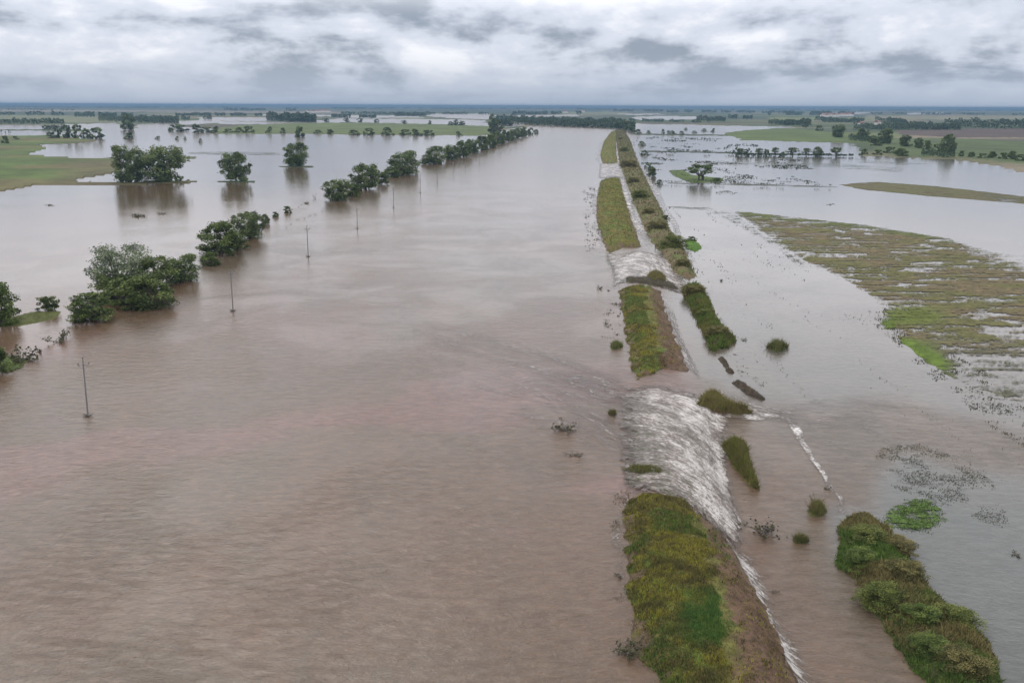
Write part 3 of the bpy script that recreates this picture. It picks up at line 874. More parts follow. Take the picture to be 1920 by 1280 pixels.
streams('rapids', [
    [(1122, 303), (1140, 305), (1158, 303), (1168, 306)],
    [(1120, 318), (1140, 319), (1160, 318), (1172, 322)],
    [(1118, 336), (1140, 334), (1160, 333), (1175, 342)]], 30, 24,
    foam=lambda t, s, px, py: 0.70 + 0 * t, body=one(0.9), lift=0.1, amp=0.25, seed=5)


def foam_line(name, pts, wpx, foam=0.8, body=0.0, seed=0, n=80):
    P = np.array(pts, float); wpx = np.array(wpx) * 1.5
    q = np.linspace(0, len(P) - 1, max(len(P), 4))
    rows = []
    P2 = np.stack([np.interp(np.linspace(0, len(P) - 1, 12), np.arange(len(P)), P[:, k]) for k in (0, 1)], -1)
    w = np.broadcast_to(wpx, (len(P),)); w2 = np.interp(np.linspace(0, len(P) - 1, 12), np.arange(len(P)), w)
    for a in (-0.5, 0, 0.5):
        rows.append(np.stack([P2[:, 0] + a * w2, P2[:, 1]], -1))
    rg = np.random.default_rng(seed)
    rows = np.array(rows); rows[:, 1:-1, 0] += rg.normal(0, 0.25, 10) * np.mean(w2)
    return streams(name, rows, n, 12, foam=lambda t, s, px, py: foam * np.sin(np.pi * s) ** 0.5 * (0.75 + 0.4 * vnoise(t * 14, t * 0, seed)), body=one(body), lift=0.04, amp=0.08, seed=seed)


foam_line('foam', [(1436, 762), (1470, 785), (1498, 815), (1520, 850), (1545, 895), (1575, 940), (1600, 975)], [12, 17, 14, 10, 9, 10, 13], 1.15, 0, 11, 120)
foam_line('foam', [(1150, 255), (1156, 285), (1160, 310), (1168, 335), (1182, 385), (1200, 430), (1222, 472)], [5, 7, 8, 10, 12, 14, 18], 1.25, 0.3, 12)  # the channel's pale reflection painted as froth, with some real foam flecks
foam_line('foam', [(1182, 270), (1196, 300), (1215, 335), (1235, 375), (1262, 425), (1286, 462), (1308, 520)], [6, 8, 9, 10, 10, 10, 12], 1.0, 0, 13)
foam_line('foam', [(1262, 510), (1285, 528), (1300, 545), (1318, 545)], 30, 0.85, 0.3, 14, 40)
foam_line('foam', [(1118, 340), (1114, 380), (1120, 430), (1136, 478)], 9, 0.62, 0, 15)
foam_line('foam', [(1128, 260), (1121, 285), (1124, 305)], 6, 0.6, 0, 16)
foam_line('foam', [(1170, 930), (1164, 990), (1168, 1070), (1178, 1140)], 14, 0.50, 0, 17)
foam_line('foam', [(1330, 575), (1345, 600), (1378, 642)], 10, 0.7, 0, 18, 40)
streams('foam', [
    [(1340, 728), (1385, 742), (1430, 760), (1490, 768), (1560, 765)],
    [(1360, 760), (1400, 770), (1440, 775), (1495, 782), (1570, 800)],
    [(1380, 790), (1420, 792), (1450, 792), (1500, 800), (1560, 840)]], 60, 30, foam=lambda t, s, px, py: 1.2 * sstep((1 - t) / 0.7), body=one(0.0), lift=0.05, amp=0.12, seed=19)
streams('foam', [
    [(960, 640), (1040, 660), (1120, 690), (1180, 712)],
    [(940, 700), (1030, 715), (1110, 740), (1180, 755)],
    [(980, 770), (1060, 780), (1120, 800), (1175, 820)],
    [(1040, 850), (1100, 860), (1140, 880), (1175, 900)]], 60, 40, foam=lambda t, s, px, py: 0.62 * sstep(t / 0.8), body=one(0.0), lift=0.03, amp=0.1, seed=20)

streams('foam', [
    [(560, 500), (760, 560), (960, 625), (1110, 680), (1175, 710)],
    [(560, 600), (760, 640), (960, 680), (1110, 715), (1175, 735)],
    [(620, 720), (800, 730), (980, 745), (1110, 765), (1172, 780)],
    [(760, 850), (900, 830), (1020, 820), (1110, 830), (1170, 850)]], 120, 80, foam=lambda t, s, px, py: 0.34 * sstep(t / 0.6), body=one(0.0), lift=0.02, amp=0.03, seed=25)
streams('foam', [
    [(1420, 770), (1500, 752), (1600, 745), (1720, 760), (1840, 800)],
    [(1430, 785), (1510, 775), (1610, 775), (1720, 800), (1830, 850)],
    [(1440, 800), (1520, 800), (1610, 815), (1680, 860), (1720, 920)]], 80, 40, foam=lambda t, s, px, py: 0.40 * sstep((1 - t) / 0.7), body=one(0.0), lift=0.02, amp=0.03, seed=26)

# ------------------------------------------------------------------ trees and shrubs
def tube(V, F, p0, p1, r0, r1, n=6):
    p0 = np.array(p0, float); p1 = np.array(p1, float)
    d = p1 - p0; d /= np.linalg.norm(d) + 1e-9
    a = np.cross(d, (0.3, 0.2, 0.9)); a /= np.linalg.norm(a) + 1e-9; b = np.cross(d, a)
    o = len(V)
    for p, r in ((p0, r0), (p1, r1)):
        for i in range(n):
            t = 2 * math.pi * i / n
            V.append(p + (a * math.cos(t) + b * math.sin(t)) * r)
    for i in range(n):
        j = (i + 1) % n
        F.append((o + i, o + j, o + n + j, o + n + i))


def branch(V, F, p0, p1, r0, r1, rg, seg=3, wob=0.03):
    p0 = np.array(p0, float); p1 = np.array(p1, float); prev = p0
    for i in range(1, seg + 1):
        q = p0 + (p1 - p0) * i / seg + (rg.normal(0, wob, 3) if i < seg else 0)
        tube(V, F, prev, q, r0 + (r1 - r0) * (i - 1) / seg, r0 + (r1 - r0) * i / seg); prev = q


def crown_mesh(seed, kind, nblob, nleaf, leaf, c0, c1, open_=0.0):
    """unit tree: 1 wide, 1 high. returns (crown V,F,cols), (trunk V,F)"""
    rg = np.random.default_rng(seed)
    B = []; tries = 0
    while len(B) < nblob and tries < 5000:
        tries += 1
        z = rg.uniform(0.05 if kind == 'tree' else (0.42 if kind == 'umbrella' else 0.02), 0.92)
        if kind == 'tree': env = 0.5 * math.sqrt(max(0, 1 - ((z - 0.48) / 0.56) ** 2))
        elif kind == 'umbrella': env = 0.5 * math.sqrt(max(0, 1 - ((z - 0.62) / 0.40) ** 2))
        else: env = 0.5 * math.sqrt(max(0, 1 - (z / 0.98) ** 2)) ** 0.8
        a = rg.uniform(0, 2 * math.pi)
        lob = 1 + (0.10 if kind == 'tree' else 0.22) * math.sin(2 * a + seed) + 0.14 * math.sin(3 * a + 2 * seed) + rg.normal(0, 0.07)
        r_ = env * lob * math.sqrt(rg.uniform(0.12, 0.95)) * 0.88
        rb = rg.uniform(0.075, 0.15)
        B.append((r_ * math.cos(a), r_ * math.sin(a), z * 0.93 + rg.normal(0, 0.02), rb, rg.uniform(0.62, 1.35)))
    B = np.array(B)
    i = rg.integers(0, len(B), nleaf)
    d = rg.normal(size=(nleaf, 3)); d /= np.linalg.norm(d, axis=1)[:, None]
    rad = B[i, 3] * rg.uniform(0.25, 1.0, nleaf) ** 0.6 * (1 + (rg.uniform(0, 1, nleaf) < 0.08) * rg.uniform(0.1, 0.7, nleaf))
    P = B[i, :3] + d * rad[:, None] * np.array([1, 1, 0.85])
    P[:, 2] = np.maximum(P[:, 2], 0.0)
    tone = (B[i, 4] * rg.uniform(0.75, 1.25, nleaf))
    cols = lerp(c0, c1, np.clip(tone - 0.5, 0, 1)) * (0.65 + 0.4 * tone)[:, None]
    crown = leaf_quads(P, leaf, cols, seed)
    V, F = [], []
    for k in range(1 if kind == 'tree' else 3):
        ox, oy = (0, 0) if kind == 'tree' else rg.normal(0, 0.05, 2)
        fork = np.array([ox + rg.normal(0, 0.02), oy + rg.normal(0, 0.02), 0.22 if kind != 'bush' else 0.1])
        branch(V, F, (ox, oy, -0.12), fork, 0.034, 0.024, rg, 2, 0.006)
        sel = rg.choice(len(B), min(len(B), 16 if kind == 'tree' else 6), replace=False)
        for j in sel:
            branch(V, F, fork, B[j, :3], 0.014, 0.004, rg, 3, 0.02)
    return crown, (np.array(V), np.array(F))


PROTO = {}


def proto(key, *a, mat=None):
    (V, F, c), (TV, TF) = crown_mesh(*a)
    PROTO[key] = (V, F, c, TV, TF, mat or M_LEAF)


DG0, DG1 = (0.062, 0.088, 0.038), (0.175, 0.22, 0.085)
MG0, MG1 = (0.056, 0.082, 0.028), (0.155, 0.195, 0.062)
for i in range(4): proto('tree%d' % i, 10 + i, 'tree', 80, 9000, 0.040, DG0, DG1)
for i in range(4): proto('mid%d' % i, 20 + i, 'bush', 56, 7000, 0.042, MG0, MG1)
for i in range(3): proto('bush%d' % i, 30 + i, 'bush', 42, 4200, 0.055, MG0, MG1)
proto('airy0', 41, 'tree', 85, 11000, 0.026, (0.080, 0.110, 0.065), (0.21, 0.25, 0.14))
proto('umb0', 44, 'umbrella', 26, 2600, 0.050, DG0, DG1)
for i in range(3): proto('near%d' % i, 60 + i, 'bush', 110, 12000, 0.030, ((0.060, 0.085, 0.026), (0.075, 0.075, 0.030), (0.050, 0.085, 0.026))[i], ((0.19, 0.21, 0.055), (0.22, 0.19, 0.075), (0.17, 0.21, 0.05))[i])
for i in range(4): proto('far%d' % i, 50 + i, ('tree', 'bush', 'umbrella', 'bush')[i], 22, 700, 0.12, DG0, DG1)
SRC = {}


def make_tree(key, name, label, group, loc, W_, H_, rot, cat='tree'):
    e = bpy.data.objects.new(name, None); e.empty_display_size = 0.5
    e.location = loc; e.scale = (W_, W_, H_); e.rotation_euler = (0, 0, rot)
    link(e); tag(e, label, cat, group)
    if key not in SRC:
        V, F, c, TV, TF, mt = PROTO[key]
        cr = mesh_np('crown' if cat == 'tree' else 'foliage', V, F, mt, c, parent=e)
        tr = mesh_np('trunk' if cat == 'tree' else 'stem', TV, TF, M_BARK, parent=e)
        SRC[key] = (cr, tr)
    else:
        for s, nm in zip(SRC[key], ('crown', 'trunk') if cat == 'tree' else ('foliage', 'stem')):
            o = s.copy(); o.name = nm; C.objects.link(o); o.parent = e
    return e


_tr = random.Random(5)


def T(px, by, wpx, hpx, key, label, group=None, name=None, cat='tree', z=None, push=0.3, zoff=0.0):
    x, y, zz, mpp = P1(px, by, z)
    dist = math.hypot(x, y); dep = math.atan2(CAMZ, dist)
    W_ = wpx * mpp
    H_ = max((hpx * mpp - W_ * math.sin(dep) * 0.4) / math.cos(dep), 0.38 * W_ if cat != 'tree' else 0.6 * W_)
    x *= 1 + push * W_ / dist; y *= 1 + push * W_ / dist
    return make_tree(key, name or ('tree' if cat == 'tree' else 'shrub'), label, group, (x, y, zz - 0.02 + zoff), W_, H_, _tr.uniform(0, 6.28), cat)


GL = 'trees and shrubs along the drowned left river bank'
T(0, 612, 88, 92, 'mid0', 'dense dark green tree cut off by the left edge, beside a low shrub', GL)
T(92, 584, 44, 32, 'bush0', 'small spiky shrub on the grassy spit between two large tree clumps at the left', GL, cat='shrub')
T(-6, 702, 62, 56, 'bush1', 'shrub at the left edge standing in brown water below the grassy spit', GL, cat='shrub')
T(232, 556, 140, 108, 'airy0', 'largest open crowned grey green tree of the left bank, sky showing through its crown', GL)
T(338, 530, 76, 58, 'tree0', 'dark round tree at the right end of the largest clump on the left bank', GL)
T(292, 545, 96, 70, 'mid3', 'mid green bushy tree between the airy tree and the dark round one', GL)
T(270, 582, 128, 78, 'mid1', 'broad leafy shrub at the front of the largest left clump', GL, cat='shrub')
T(225, 570, 110, 60, 'bush2', 'low dark shrub under the open crowned grey green tree', GL, cat='shrub')
T(172, 606, 104, 62, 'mid2', 'pale leafed shrub at the near left tip of the largest clump', GL, cat='shrub')
T(414, 480, 92, 70, 'mid3', 'broad dark bushy tree of the second clump, beside a rounder one', GL)
T(468, 448, 66, 56, 'tree1', 'round dark tree at the far end of the second clump', GL)
T(398, 498, 46, 28, 'bush1', 'yellowish low shrub at the foot of the second clump', GL, cat='shrub')
T(440, 470, 56, 36, 'bush0', 'low shrub joining the two trees of the second clump', GL, cat='shrub')
T(498, 421, 17, 22, 'tree2', 'tiny upright tree just past the second clump', GL)
T(516, 407, 14, 11, 'bush1', 'tiny shrub on the drowned bank just past the tiny upright tree', GL, cat='shrub')
T(540, 399, 18, 14, 'bush2', 'tiny spreading shrub halfway along the gap in the left bank trees', GL, cat='shrub')
T(632, 376, 56, 44, 'tree3', 'round tree first after the gap in the left bank row, beside a lone snag', GL)
T(686, 356, 62, 54, 'tree1', 'uneven topped tree second after the gap in the left bank row', GL)
T(662, 368, 46, 26, 'bush2', 'low green shrub between the first two trees after the gap', GL, cat='shrub')
T(716, 346, 32, 26, 'bush0', 'small shrub between the second and third trees after the gap', GL, cat='shrub')
T(756, 328, 66, 50, 'tree0', 'broad dark tree third after the gap in the left bank row', GL)
T(736, 332, 40, 22, 'bush1', 'yellowish low shrub at the foot of the third tree after the gap', GL, cat='shrub')
T(816, 307, 46, 38, 'tree2', 'dark tree fourth after the gap with a low skirt of leaves', GL)
T(797, 308, 22, 14, 'bush0', 'little shrub beside the fourth tree after the gap', GL, cat='shrub')
ORD = ['first', 'second', 'third', 'fourth', 'fifth', 'sixth', 'seventh', 'eighth', 'ninth', 'tenth', 'eleventh', 'twelfth', 'thirteenth', 'fourteenth', 'fifteenth', 'sixteenth', 'seventeenth', 'eighteenth', 'nineteenth', 'twentieth']
for i, (px, by, w, h, k) in enumerate([(846, 300, 34, 32, 'tree3'), (868, 294, 36, 34, 'tree1'), (886, 286, 32, 28, 'tree0'), (905, 281, 30, 30, 'mid0'), (920, 276, 28, 28, 'mid1'),
                                       (934, 270, 26, 27, 'tree2'), (947, 266, 24, 25, 'mid2'), (960, 262, 22, 23, 'tree3'), (972, 258, 20, 21, 'tree1'), (984, 255, 18, 19, 'mid3'), (995, 252, 15, 15, 'far0'), (1005, 250, 12, 10, 'far1')]):
    T(px, by, w, h, k, '%s tree from the near end of the unbroken stretch of left bank trees' % ORD[i], 'unbroken stretch of trees on the left river bank')
GF = 'lone trees standing in the left flood'
T(246, 345, 66, 78, 'tree0', 'left one of two dark trees grown together on a grassy spit', GF)
T(306, 344, 92, 76, 'tree3', 'right and broader one of two dark trees grown together on a grassy spit', GF)
T(443, 341, 60, 60, 'tree1', 'solitary round dark tree with its reflection in the open left flood', GF)
T(555, 312, 52, 50, 'tree2', 'solitary tree farther off in the left flood, near the middle of the water', GF)
for i, (px, by, w, h, k) in enumerate([(10, 272, 20, 17, 'far1'), (30, 265, 14, 8, 'far3'), (96, 262, 22, 14, 'far3'), (108, 262, 14, 22, 'far0'), (125, 262, 20, 28, 'far0'), (146, 262, 22, 30, 'far1'), (164, 261, 22, 20, 'far3'), (182, 262, 26, 24, 'far1')]):
    T(px, by, w, h, k, '%s tree from the left in the far line edging the left meadow' % ORD[i], 'far trees along the left meadow')
T(240, 246, 30, 34, 'far0', 'tall bluish tree standing alone behind the left flood', 'far trees beyond the left flood')
T(243, 262, 24, 14, 'far3', 'low dark bush in the water in front of the tall bluish tree', 'far trees beyond the left flood', cat='shrub')
T(563, 256, 28, 22, 'far1', 'bluish tree at the near edge of the long green meadow', 'far trees beyond the left flood')
T(930, 250, 32, 32, 'far0', 'tall dark tree behind the unbroken stretch of left bank trees', 'far trees beyond the left flood')
T(922, 243, 14, 34, 'far0', 'slender tall tree beside the tall dark one at the end of the green meadow', 'far trees beyond the left flood')
k_ = 0
for px, by, w, h in [(335, 248, 40, 14), (370, 250, 26, 18), (388, 249, 24, 12), (404, 250, 20, 14), (428, 250, 18, 9), (448, 250, 20, 12), (466, 250, 22, 15), (505, 250, 16, 14), (530, 250, 16, 12), (596, 250, 20, 8),
                     (618, 250, 22, 10), (664, 252, 26, 11), (692, 252, 22, 15), (726, 252, 26, 16), (760, 252, 22, 12), (780, 253, 24, 14), (802, 253, 26, 12), (860, 253, 16, 9)]:
    T(px, by, w, h, ('far1', 'far3')[k_ % 2], '%s shrub from the left along the waterside edge of the long green meadow' % ORD[k_], 'shrubs on the waterside edge of the green meadow', cat='shrub'); k_ += 1
k_ = 0
for px, by, w, h in [(758, 231, 12, 8), (806, 232, 7, 9), (845, 234, 14, 8), (855, 234, 10, 14), (866, 234, 16, 9), (706, 229, 12, 8), (650, 228, 12, 10), (675, 228, 12, 9), (612, 228, 14, 8)]:
    T(px, by, w, h, 'far0', '%s small dark tree along the far rim of the long green meadow' % ['fifth','sixth','seventh','eighth','ninth','fourth','second','third','first'][k_], 'small trees on the far rim of the green meadow'); k_ += 1
# small drowned bushes in front of the green meadow
for i, (px, by, w, h) in enumerate([(296, 262, 12, 6), (332, 263, 8, 7), (347, 263, 6, 6), (376, 268, 8, 8)]):
    T(px, by, w, h, 'far3', '%s tiny drowned bush from the left in the open water before the meadow' % ORD[i], 'tiny drowned bushes before the meadow', cat='shrub')
# right side
GR_ = 'row of small trees standing in the right flood'
for i, (px, w, h, k) in enumerate([(1382, 15, 18, 'far0'), (1390, 13, 15, 'umb0'), (1402, 13, 16, 'far0'), (1422, 16, 16, 'umb0'), (1437, 12, 14, 'far2'), (1452, 15, 18, 'umb0'), (1467, 13, 9, 'far3'), (1486, 22, 18, 'umb0'), (1512, 16, 17, 'umb0'), (1533, 20, 20, 'tree2'), (1567, 25, 19, 'umb0')]):
    T(px, 292 + (px - 1382) * 0.015, w, h, k, '%s from the left in the row of small dark trees in the right flood' % ORD[i], GR_)
T(1313, 339, 56, 30, 'umb0', 'broad low dark tree on a green islet in the right flood', None)
T(1345, 340, 16, 8, 'bush1', 'small green shrub at the right tip of the islet', None, cat='shrub')
k_ = 0
for px, by, w, h, k in [(1478, 236, 22, 11, 'far1'), (1510, 241, 18, 18, 'far0'), (1536, 247, 16, 12, 'far1'), (1571, 260, 26, 27, 'tree3'), (1616, 264, 32, 24, 'mid1'), (1661, 272, 28, 32, 'tree0'), (1640, 276, 30, 14, 'far3'),
                        (1697, 278, 26, 24, 'mid2'), (1722, 281, 18, 22, 'tree1'), (1738, 284, 18, 20, 'mid0'), (1757, 288, 20, 18, 'far1'), (1776, 290, 32, 40, 'tree2'), (1668, 290, 24, 14, 'far1'), (1690, 296, 28, 16, 'mid3'),
                        (1620, 292, 20, 12, 'far3'), (1645, 293, 20, 12, 'far1')]:
    T(px, by, w, h, k, '%s tree from the left among those scattered on the right hand shore' % ORD[k_], 'scattered trees on the right hand shore'); k_ += 1
k_ = 0
for px, by, w, h in [(1803, 297, 16, 14), (1821, 298, 16, 12), (1842, 300, 18, 11), (1860, 300, 20, 15), (1880, 302, 20, 15), (1897, 303, 22, 19), (1914, 306, 20, 16)]:
    T(px, by, w, h, ('far1', 'mid1')[k_ % 2], '%s tree from the left in the dark hedge row at the right edge' % ORD[k_], 'dark trees of the right edge hedge row'); k_ += 1
# far end of the levee
for i, (px, by, w, h, k) in enumerate([(1172, 244, 16, 24, 'far0'), (1160, 240, 12, 16, 'far1'), (1184, 247, 20, 12, 'far3'), (1196, 250, 16, 8, 'far3')]):
    T(px, by, w, h, k, ['tall dark tree at the far end of the levee', 'short tree left of the tall dark one at the far end of the levee', 'bush right of the tall tree at the levee end',
                        'low outermost bush right of the levee end'][i], 'trees at the far end of the levee')
# shrubs on the second bank's flood side
for i, (px, by, w, h, k) in enumerate([(1203, 272, 16, 9, 'far3'), (1208, 290, 18, 10, 'far3'), (1222, 330, 22, 18, 'bush0'), (1216, 315, 16, 12, 'far1'), (1236, 345, 16, 10, 'far3'), (1248, 412, 16, 10, 'bush1'), (1298, 452, 20, 10, 'bush2')]):
    T(px, by, w, h, k, '%s shrub from the far end along the flood side of the weedy bank' % ORD[i], 'shrubs on the flood side of the weedy bank', cat='shrub')
k_ = 0
for px, by, w, h in [(1254, 250, 10, 7), (1243, 250, 8, 10), (1262, 251, 14, 8), (1278, 252, 12, 8), (1216, 249, 10, 6), (1320, 246, 12, 6), (1337, 247, 10, 8), (1286, 243, 8, 5), (1302, 249, 12, 5)]:
    T(px, by, w, h, 'far3', '%s tiny dark bush from the left on the thin dyke beyond the right flood' % ['third','second','fourth','fifth','first','eighth','ninth','sixth','seventh'][k_], 'tiny bushes on the thin dyke beyond the right flood', cat='shrub'); k_ += 1
# shrubs of the second bank
k_ = 0
for px, by, w, h in [(1163, 262, 12, 8), (1170, 285, 16, 10), (1178, 315, 20, 14), (1188, 345, 24, 16), (1200, 375, 26, 16), (1216, 405, 28, 16), (1232, 435, 30, 18), (1262, 470, 32, 20), (1280, 505, 30, 18), (1300, 560, 30, 18), (1322, 600, 34, 20), (1345, 640, 36, 22)]:
    T(px, by, w * (1.0 + 0.9 * ((k_ * 7) % 5) / 4), h * (0.45 + 0.35 * ((k_ * 3) % 4) / 3), ('near1', 'near0', 'near1')[k_ % 3], '%s scrub clump from the far end on the weedy bank beside the levee' % ORD[k_], 'scrub on the weedy bank right of the levee', cat='shrub', zoff=0.7); k_ += 1
# the nearest bank, bottom right
lab = ['dark leafy shrub at the far tip of the near right bank', 'dark shrub just below the far tip of the near right bank', 'yellow green shrub with brown stalks halfway down the near right bank',
       'darkest dense shrub on the left side of the near right bank', 'bright green shrub in the middle of the near right bank', 'dark shrub on the flood side of the near right bank',
       'olive shrub at the bottom edge on the near right bank', 'green shrub between the dark dense one and the bottom of the near right bank', 'brownish shrub at the outer right edge of the near right bank']
for i, (px, by, w, h, k) in enumerate([(1625, 1030, 90, 62, 'near0'), (1612, 1075, 92, 64, 'near2'), (1690, 1100, 100, 60, 'near1'), (1650, 1150, 110, 74, 'near0'), (1722, 1190, 110, 66, 'near2'), (1792, 1190, 104, 66, 'near0'),
                                        (1800, 1285, 130, 80, 'near1'), (1745, 1250, 110, 60, 'near2'), (1690, 1045, 74, 40, 'near1')]):
    T(px, by, w * 0.9, h * 0.5, k, lab[i], 'shrubs of the near right bank', cat='shrub', zoff=0.35)
T(1830, 1420, 140, 90, 'near0', 'shrub below the frame on the near right bank', 'shrubs of the near right bank', cat='shrub', zoff=0.35)


# ------------------------------------------------------------------ clods, tufts and drift in the breaches
def mound(name, poly, H, seed, label, cat, earth, green, ng, gh, gw, slope=1.0, step=2.5):
    pt = Patch(poly, H, slope, 0.4 if 'ridge' in name else 0.25, seed, 0.35)
    e = bpy.data.objects.new(name, None); link(e)
    cx = sum(p[0] for p in pt.wp) / len(pt.wp); cy = sum(p[1] for p in pt.wp) / len(pt.wp)
    e.location = (cx, cy, -0.4)
    tag(e, label, cat)
    def cf(px, py, X, Y, d):
        n = fbm(X / 0.9, Y / 0.9, seed); return lerp(earth, green, sstep((n - 0.4) / 0.2) * 0.8) * (0.6 + 0.7 * fbm(X / .4, Y / .4, seed + 1))[..., None]
    o1 = pt.build('earth_clod', M_BANK, cf, step, kind=None, parent=e)
    X, Y, Z, px, py, d = pt.scatter(ng, 0.15, seed)
    rg = np.random.default_rng(seed)
    k = rg.uniform(0, 1, len(X))
    cols = np.where((k < 0.35)[:, None], np.array((0.19, 0.14, 0.07)), np.array(green) * 1.9)
    o2 = blades('grass_tuft', X, Y, Z, gh * 1.3 * rg.uniform(0.3, 1.6, len(X)), gw, cols, 3, 1.1, parent=e, seed=seed)
    o2['kind'] = 'stuff'
    for o in (o1, o2):
        o.matrix_parent_inverse = Matrix.Translation((-cx, -cy, 0.4))
    return e


mound('grass_mound', [(1306, 758), (1325, 740), (1350, 745), (1372, 762), (1410, 772), (1412, 778), (1380, 778), (1340, 776)], 0.95, 201,
      'torn grassy clod with a brown tail at the upper edge of the rapids', 'clod', (0.085, 0.055, 0.035), (0.085, 0.085, 0.024), 1500, 0.5, 0.07)
mound('grass_mound', [(1350, 838), (1378, 826), (1402, 840), (1408, 868), (1422, 900), (1428, 926), (1408, 915), (1388, 890), (1370, 868)], 1.0, 202,
      'long grassy levee remnant at the foot of the rapids, pointed at its near end', 'clod', (0.095, 0.060, 0.038), (0.080, 0.085, 0.022), 1900, 0.42, 0.07)
mound('grass_mound', [(1512, 955), (1530, 946), (1550, 956), (1540, 968), (1520, 968)], 0.4, 203, 'round grass tussock with thin dead stalks in the channel above the smaller one', 'tussock', (0.07, 0.06, 0.03), (0.070, 0.080, 0.024), 420, 0.5, 0.05, 0.6)
mound('grass_mound', [(1484, 1010), (1502, 1006), (1520, 1012), (1508, 1020), (1490, 1018)], 0.25, 204, 'smaller flat grass tussock in the channel, nearer than the round one', 'tussock', (0.07, 0.06, 0.03), (0.060, 0.070, 0.024), 260, 0.4, 0.05, 0.6)
mound('grass_mound', [(1436, 652), (1455, 644), (1478, 652), (1458, 662)], 0.55, 205, 'solitary dark green tussock mirrored in the calm right flood', 'tussock', (0.05, 0.055, 0.025), (0.048, 0.070, 0.020), 500, 0.6, 0.08, 0.8)
mound('grass_mound', [(1212, 518), (1228, 511), (1248, 518), (1250, 530), (1225, 530)], 0.8, 206, 'brown topped grass clod left standing in the small far breach', 'clod', (0.07, 0.05, 0.03), (0.085, 0.085, 0.026), 420, 0.5, 0.10, 0.8)
mound('earth_ridge', [(1172, 522), (1215, 520), (1262, 530), (1275, 545), (1250, 540), (1210, 532), (1175, 528)], 0.45, 207, 'dark thin ridge of earth across the small far breach', 'ridge', (0.045, 0.036, 0.026), (0.05, 0.05, 0.025), 150, 0.2, 0.08, 0.6)
mound('earth_ridge', [(1372, 718), (1385, 712), (1402, 724), (1420, 736), (1436, 748), (1428, 750), (1402, 740)], 0.4, 208, 'dark eroded ridge of earth at the upper side of the brown outflow', 'ridge', (0.055, 0.038, 0.030), (0.05, 0.045, 0.03), 160, 0.15, 0.06, 0.5)
mound('earth_ridge', [(1348, 672), (1356, 670), (1370, 690), (1378, 702), (1366, 700)], 0.35, 209, 'small dark earth lump just beyond the end of the second bank piece', 'ridge', (0.055, 0.038, 0.030), (0.05, 0.045, 0.03), 100, 0.15, 0.06, 0.5)
mound('grass_mound', [(1144, 647), (1156, 643), (1170, 648), (1160, 655), (1148, 655)], 0.35, 210, 'small green tussock on the river side of the middle levee piece', 'tussock', (0.05, 0.055, 0.025), (0.055, 0.080, 0.020), 260, 0.4, 0.07, 0.5)
mound('grass_mound', [(1138, 775), (1148, 771), (1160, 776), (1150, 782)], 0.25, 211, 'tiny tussock in the river at the upper left lip of the rapids', 'tussock', (0.05, 0.045, 0.025), (0.055, 0.060, 0.020), 130, 0.35, 0.05, 0.4)
mound('levee_scraps', [(1160, 880), (1200, 872), (1250, 878), (1240, 888), (1195, 890)], 0.16, 212, 'low weedy remnant awash in the lower part of the rapids', 'clod', (0.05, 0.045, 0.03), (0.075, 0.085, 0.025), 500, 0.25, 0.06, 0.6)


def drift(px, py, size, n, label, seed, group=None, leaves=60, tall=0.5, name='driftwood'):
    rg = np.random.default_rng(seed)
    x, y, z, mpp = P1(px, py)
    s = size * mpp
    e = bpy.data.objects.new(name, None); link(e); e.location = (x, y, z)
    tag(e, label, 'driftwood', group)
    V, F = [], []
    tips = []
    for i in range(n):
        a = rg.uniform(0, 2 * math.pi); L = s * rg.uniform(0.3, 0.6)
        p0 = rg.normal(0, 0.08 * s, 3) * (1, 1, 0); p0[2] = 0.02
        p1 = p0 + np.array([math.cos(a) * L, math.sin(a) * L, s * tall * rg.uniform(0.05, 0.8)])
        branch(V, F, p0, p1, 0.03 * s ** 0.5, 0.012, rg, 3, 0.04 * s); tips.append(p1)
        for _ in range(2):
            q = p0 + (p1 - p0) * rg.uniform(0.4, 0.9); branch(V, F, q, q + rg.normal(0, 0.15 * s, 3) * (1, 1, 0.6), 0.02, 0.008, rg, 2, 0.02 * s)
    mesh_np('branch', np.array(V), np.array(F), M_DEAD, parent=e)
    if leaves:
        P = np.array([tips[i % len(tips)] * rg.uniform(0.4, 1) + rg.normal(0, 0.06 * s, 3) for i in range(leaves)]); P[:, 2] = np.abs(P[:, 2])
        Vq, Fq, cq = leaf_quads(P, 0.07 * s + 0.05, np.repeat(np.array([[0.085, 0.085, 0.045]]), leaves, 0) * rg.uniform(.7, 1.4, (leaves, 1)), seed)
        mesh_np('leaf_litter', Vq, Fq, M_LEAF, cq, parent=e)['kind'] = 'stuff'
    return e


drift(1060, 806, 44, 9, 'floating leafy branch tangle in the river left of the rapids', 1, leaves=160)
drift(1076, 853, 34, 6, 'thin dark floating branch in the river below the leafy tangle', 2, leaves=30, tall=0.2)
drift(1428, 1002, 70, 12, 'dark tangle of dead branches caught at the lower end of the rapids', 3, leaves=120)
drift(1530, 945, 30, 8, 'thin dead stalks rising from the round tussock in the channel', 4, leaves=0, tall=1.2)
drift(1160, 1080, 22, 5, 'small drift tangle caught on the river edge of the near levee', 5, leaves=40)
drift(1185, 1222, 60, 10, 'broad tangle of twigs and weed at the bottom river edge of the near levee', 6, leaves=240)
drift(1125, 541, 11, 8, 'small dark ball of drift in the river beside the small far breach', 7, leaves=150, tall=0.9)
drift(1143, 545, 9, 4, 'tiny drift scrap between the dark ball and the levee', 8, leaves=30, tall=0.3)
drift(1905, 1040, 26, 5, 'small dark drift branch in the grey water near the right edge', 9, leaves=40, tall=0.2)
drift(1551, 917, 13, 5, 'dark stump of drift on the white wave line', 10, leaves=60, tall=0.6)
drift(1394, 638, 16, 5, 'dark drift scrap off the end of the second bank piece', 11, leaves=60, tall=0.3)
